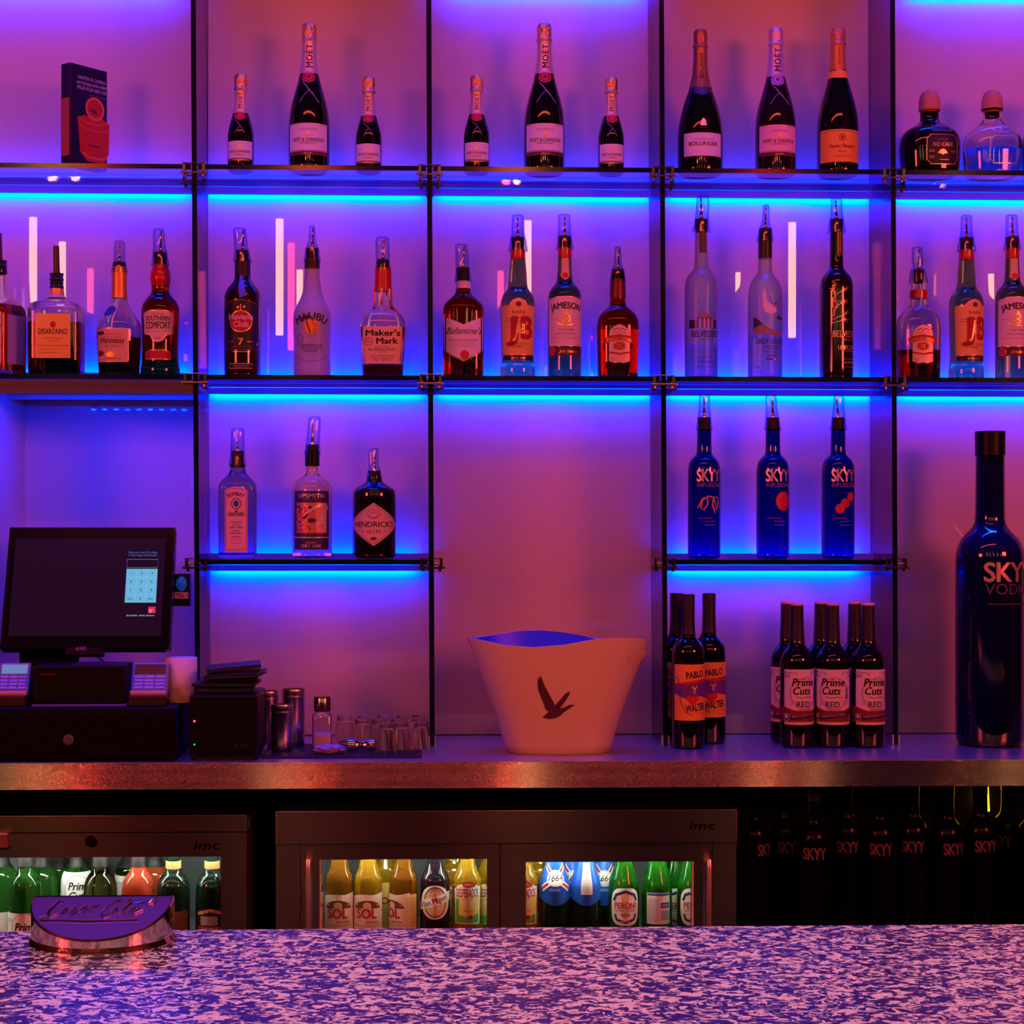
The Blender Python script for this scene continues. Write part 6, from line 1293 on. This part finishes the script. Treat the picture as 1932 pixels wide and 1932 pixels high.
def peroni(cx, lab, phi=0.0, Y=-.335, back=False):
    b = beer('beer_bottle', lab, cx, Y, ('peroni', GREENFULL), 'green lager bottles', phi)
    if back:
        b.label(rect(21, 1679, 1737), PAPER, [('r', -20, 1680, 20, 1684, BLUEINK), ('r', 3, 1697, 19, 1707, BLUEINK), ('t', 'PERONI', 11, 1704, 4, 12, PAPER)] + lines(-9, [1690 + 3 * i for i in range(15)], 9, BLUEINK, .9) + [('r', 3, 1712 + 2 * i, 19, 1713 + 2 * i, BLUEINK) for i in range(9)], name='back_label')
    else:
        pl = [(24.5 * math.copysign(abs(math.cos(t)) ** .55, math.cos(t)), 1705 + 35 * math.copysign(abs(math.sin(t)) ** .75, math.sin(t))) for t in [2 * math.pi * (i + .5) / 36 for i in range(36)]]
        b.label(pl, PAPER, [('l', [(-19, 1694), (-15, 1683), (0, 1676), (15, 1683), (19, 1694)], 5.5, NAVYL), ('o', 0, 1688, 6.5, 7.5, 2.0, ORANGEL), ('e', 0, 1688, 4, 5, CREAM), ('t', 'PERONI', 0, 1708, 11, 41, REDINK, {'bold': .035}), ('t', 'NASTRO AZZURRO', 0, 1714, 4.2, 40, BROWNINK), ('e', 0, 1720, 9, 4, GOLDINK), ('l', [(-17, 1719), (-14, 1729), (0, 1734), (14, 1729), (17, 1719)], 5, NAVYL), ('t', 'PREMIUM LAGER', 0, 1733.5, 2.6, 18, PAPER)])
    return b
peroni(1177.6, 'green lager bottle with rounded white label facing the viewer, right door'); peroni(1240, 'green lager bottle turned to its rectangular back label', back=True)
peroni(1307, 'green lager bottle cut by the right edge of the right fridge window', .0); peroni(1276, 'green lager bottle in the second row behind the right door', .1, -.265)

# left fridge: wine and spirit bottles
def fwine(cx, lab, mat, Y=-.335, s=1.0, cap=None, zb=.556, labelspec=None, phi=0.0, group=None):
    b = beer('wine_bottle', lab, cx, Y, ('wine', mat), group, phi, zb=zb, s=s)
    if cap: b.sleeve('cap', 1624, 1641, cap, .9, hw=13.5, lab=None); b.sleeve('cap_band', 1641, 1645, PAPER, .7, hw=13.2)
    else: b.sleeve('neck_sleeve', 1600, 1634, BLACKR, .6)
    return b
PR = [('o', 4, 1745, 24, 26, .8, BROWNINK), ('t', '2016', -20, 1735, 7.5, 13, INK), ('t', 'Prime', 6, 1751, 15, 40, INK, {'shear': .2, 'bold': .03}), ('t', 'Cuts', 4, 1769, 14, 34, INK, {'shear': .2, 'bold': .03})]
b = fwine(49, 'green wine bottle with dated white label at the front of the left fridge', GREENW); b.label(rect(31, 1718, 1776), PAPER, PR, phi=-.05)
b = fwine(4, 'green wine bottle at the left edge of the left fridge', GREENW, Y=-.258); b.label(rect(30, 1716, 1776), PAPER, [], phi=-.3)
b = fwine(80, 'green wine bottle in the second row of the left fridge', GREENW, Y=-.258, zb=.556)
b = fwine(112, 'bright green wine bottle standing behind the soda plaque', GREENW, Y=-.180, zb=.556); b.label(rect(31, 1680, 1776), PAPER, [('t', 'Cuts', 6, 1700, 14, 34, INK, {'shear': .2, 'bold': .03})], phi=.1)
b = fwine(147, 'green wine bottle with script label, second row, middle of the left fridge', GREENW, Y=-.258, zb=.556); b.label(rect(31, 1642, 1720), PAPER, [('t', 'Prime', 4, 1674, 14, 40, INK, {'shear': .2, 'bold': .03}), ('t', 'Cuts', 2, 1692, 14, 34, INK, {'shear': .2, 'bold': .03}), ('o', 2, 1675, 25, 27, .8, BROWNINK)], phi=.1)
GRL = M('grey_blue_label', (.42, .46, .55), .5)
b = fwine(180, 'olive wine bottle with grey label in the back row of the left fridge', OLIVEW, Y=-.180, zb=.556); b.label(rect(32, 1648, 1720), PAPER, [('r', -36, 1660, 36, 1718, GRL), ('t', 'WINE CORK', 0, 1672, 9, 56, CREAM)], phi=.0)
b = fwine(248, 'olive wine bottle with grey label behind the red one', OLIVEW, Y=-.180, zb=.556); b.label(rect(32, 1648, 1720), PAPER, [('r', -36, 1660, 36, 1718, GRL), ('t', 'CORK', 0, 1672, 9, 40, CREAM)], phi=-.1)
b = fwine(190, 'dark olive wine bottle at the front, left of the red bottle', OLIVEW)
b = fwine(262, 'bottle of bright red rose wine in the left fridge', ROSE, s=1.0)
b = fwine(293, 'bottle of red rose wine in the second row', ROSE, Y=-.258, zb=.556)
b = fwine(328, 'dark green bottle with orange cap left of the labelled one', DGREENB, cap=M('orange_cap', (.80, .30, .12), .4)); b.label(rect(24, 1715, 1776), BROWNINK, [], phi=.2, border=(1.0, REDINK))
b = fwine(401, 'dark green bottle with orange cap and yellow-rimmed label, right end of left fridge', DGREENB, cap=MATS['orange_cap'])
b.label([(-26, 1713), (-12, 1708), (12, 1708), (26, 1713), (26, 1776), (-26, 1776)], BLACKL, [('l', [(-22, 1719), (0, 1712), (22, 1719)], 6, YELLOWL), ('t', 'JOLLY', 0, 1717, 4, 26, INK, {'bold': .02}), ('r', -16, 1723, 12, 1740, GRL), ('r', -22, 1742, 22, 1752, REDINK), ('t', 'HORSE', 0, 1751, 7, 30, PAPER)])

# vodka bottles on the storage shelf, right: glass and print darkened for the shade
proto = None
for n_, (cx, ph, yy) in enumerate(((1422, .8, -.30), (1483, .05, -.27), (1535, -.12, -.345), (1597, -.12, -.27), (1660, -.14, -.30), (1722, -.22, -.27), (1787, .25, -.30), (1850, .12, -.27), (1902, -.8, -.215), (1950, 0, -.30))):
    word = ['first', 'second', 'third', 'fourth', 'fifth', 'sixth', 'seventh', 'eighth', 'ninth', 'tenth'][n_]
    if proto is None:
        k = sc(-.28); zb = .5565
        def row(z): return PY0 - (zb + z - CAMZ) / k
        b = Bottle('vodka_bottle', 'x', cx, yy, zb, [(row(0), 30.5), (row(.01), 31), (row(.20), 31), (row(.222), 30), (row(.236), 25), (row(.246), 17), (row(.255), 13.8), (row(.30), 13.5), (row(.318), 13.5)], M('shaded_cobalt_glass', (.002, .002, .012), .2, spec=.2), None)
        bm = bmesh.new(); z0 = b.zl(row(.318)); lathe(bm, [(13.9 * k, z0 - .022), (14.2 * k, z0 - .020), (14.2 * k, z0 + .008), (13 * k, z0 + .009)], 24); obj('cap', bm, M('violet_black_cap', (.03, .02, .06), .3), b.root)
        b.prints([('t', 'SKYY', 0, row(.178), 21, 44, M('shaded_rose_print', (.20, .09, .14), .5), {'bold': .03, 'spacing': .95})], yref=row(.185), name='printed_front')
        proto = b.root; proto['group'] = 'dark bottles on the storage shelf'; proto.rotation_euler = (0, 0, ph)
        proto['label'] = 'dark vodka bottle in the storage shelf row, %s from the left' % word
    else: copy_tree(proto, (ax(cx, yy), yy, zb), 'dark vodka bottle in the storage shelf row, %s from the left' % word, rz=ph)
bm = bmesh.new(); x_, z_ = at(1866, 1506, -.19); tube(bm, [(x_, -.185, az(1530, -.19, 1866)), (x_ - .003, -.185, az(1484, -.19, 1866))], .0038, 10)
o = obj('amber_lamp', bm, emat('amber_lamp_glow', (1.0, .36, .0), 12.0)); tag(o, 'short upright amber light glowing behind the dark bottles', 'lamp')

# ================================================================== on the bar: chrome soda plaque
Xc, _ = at(197, 1745, -1.97); Yc = -1.972; Rw = 131 * sc(-1.96)
g = thing('soda_plaque', 'half-round chrome soda plaque with raised script on the bar top', 'plaque', (Xc, Yc, ZB + .0005)); N = 48
zb0, zf = at(197, 1691, Yc)[1] - ZB, .0195
Dp = .083
def dz(y): return zf + (zb0 - zf) * (y + Dp) / Dp
pts = [(-Rw, 0)] + [(-Rw * math.cos(math.pi * i / N), -Dp * math.sin(math.pi * i / N) ** .9) for i in range(1, N)] + [(Rw, 0)]
bm = bmesh.new()
loft(bm, [[(x * f, y * f - (1 - f) * .0, z_(y * f)) for x, y in pts] for f, z_ in ((1.03, lambda y: 0.0), (1.035, lambda y: .004), (1.0, lambda y: .010), (1.0, lambda y: dz(y) - .002), (.985, lambda y: dz(y)))], True, False)
obj('chrome_base', bm, M('worn_chrome', (.80, .74, .76), .12, metal=1.0, bump=.15, bscale=60), g, smooth=False)
bm = bmesh.new(); f = .985; put = [(x * f, y * f, dz(y * f) + .0001) for x, y in pts]; vs = [bm.verts.new(p) for p in put]; vs2 = [bm.verts.new((p[0] * .97, p[1] * .97, dz(p[1] * .97) - .0012)) for p in put]
for i in range(len(vs)): bm.faces.new((vs[i], vs[(i + 1) % len(vs)], vs2[(i + 1) % len(vs)], vs2[i]))
ff = bm.faces.new(vs2)
pl = obj('face_plate', bm, M('face_blue_sheen_chrome', (.24, .10, .75), .34, metal=1.0), g, smooth=False)  # mirrored blue is tinted into the chrome colour
bm = bmesh.new(); kk = Rw / 131
def strokes(S, th, closed=False):
    for s_ in S: tube(bm, [((a - 197) * kk, -(b_ - 1691) * (Dp / 76.0), dz(-(b_ - 1691) * (Dp / 76.0)) + .0002) for a, b_ in s_], th, 6)
CC = [[(126, 1702), (118, 1700), (108, 1712), (104, 1722), (110, 1726), (122, 1720)], [(104, 1726), (92, 1728), (96, 1734), (130, 1733), (175, 1735), (230, 1734), (272, 1733)], [(136, 1711), (128, 1718), (130, 1724), (138, 1718), (136, 1711)], [(152, 1710), (145, 1718), (148, 1724), (158, 1716)], [(172, 1709), (164, 1712), (160, 1721), (168, 1720), (176, 1710), (174, 1721), (182, 1718)], [(182, 1712), (194, 1708)],
      [(232, 1700), (222, 1700), (208, 1710), (202, 1722), (208, 1728), (222, 1722)], [(228, 1712), (220, 1718), (222, 1725), (230, 1719), (228, 1712)], [(236, 1722), (246, 1708), (254, 1700), (248, 1699), (240, 1714), (238, 1725), (246, 1722)], [(262, 1712), (254, 1714), (250, 1722), (258, 1722), (268, 1711), (264, 1722), (276, 1716)], [(246, 1702), (262, 1706), (286, 1700), (298, 1697)], [(280, 1706), (290, 1700), (300, 1699), (292, 1706)]]
strokes(CC, .0010)
obj('raised_script', bm, CHROME, pl)
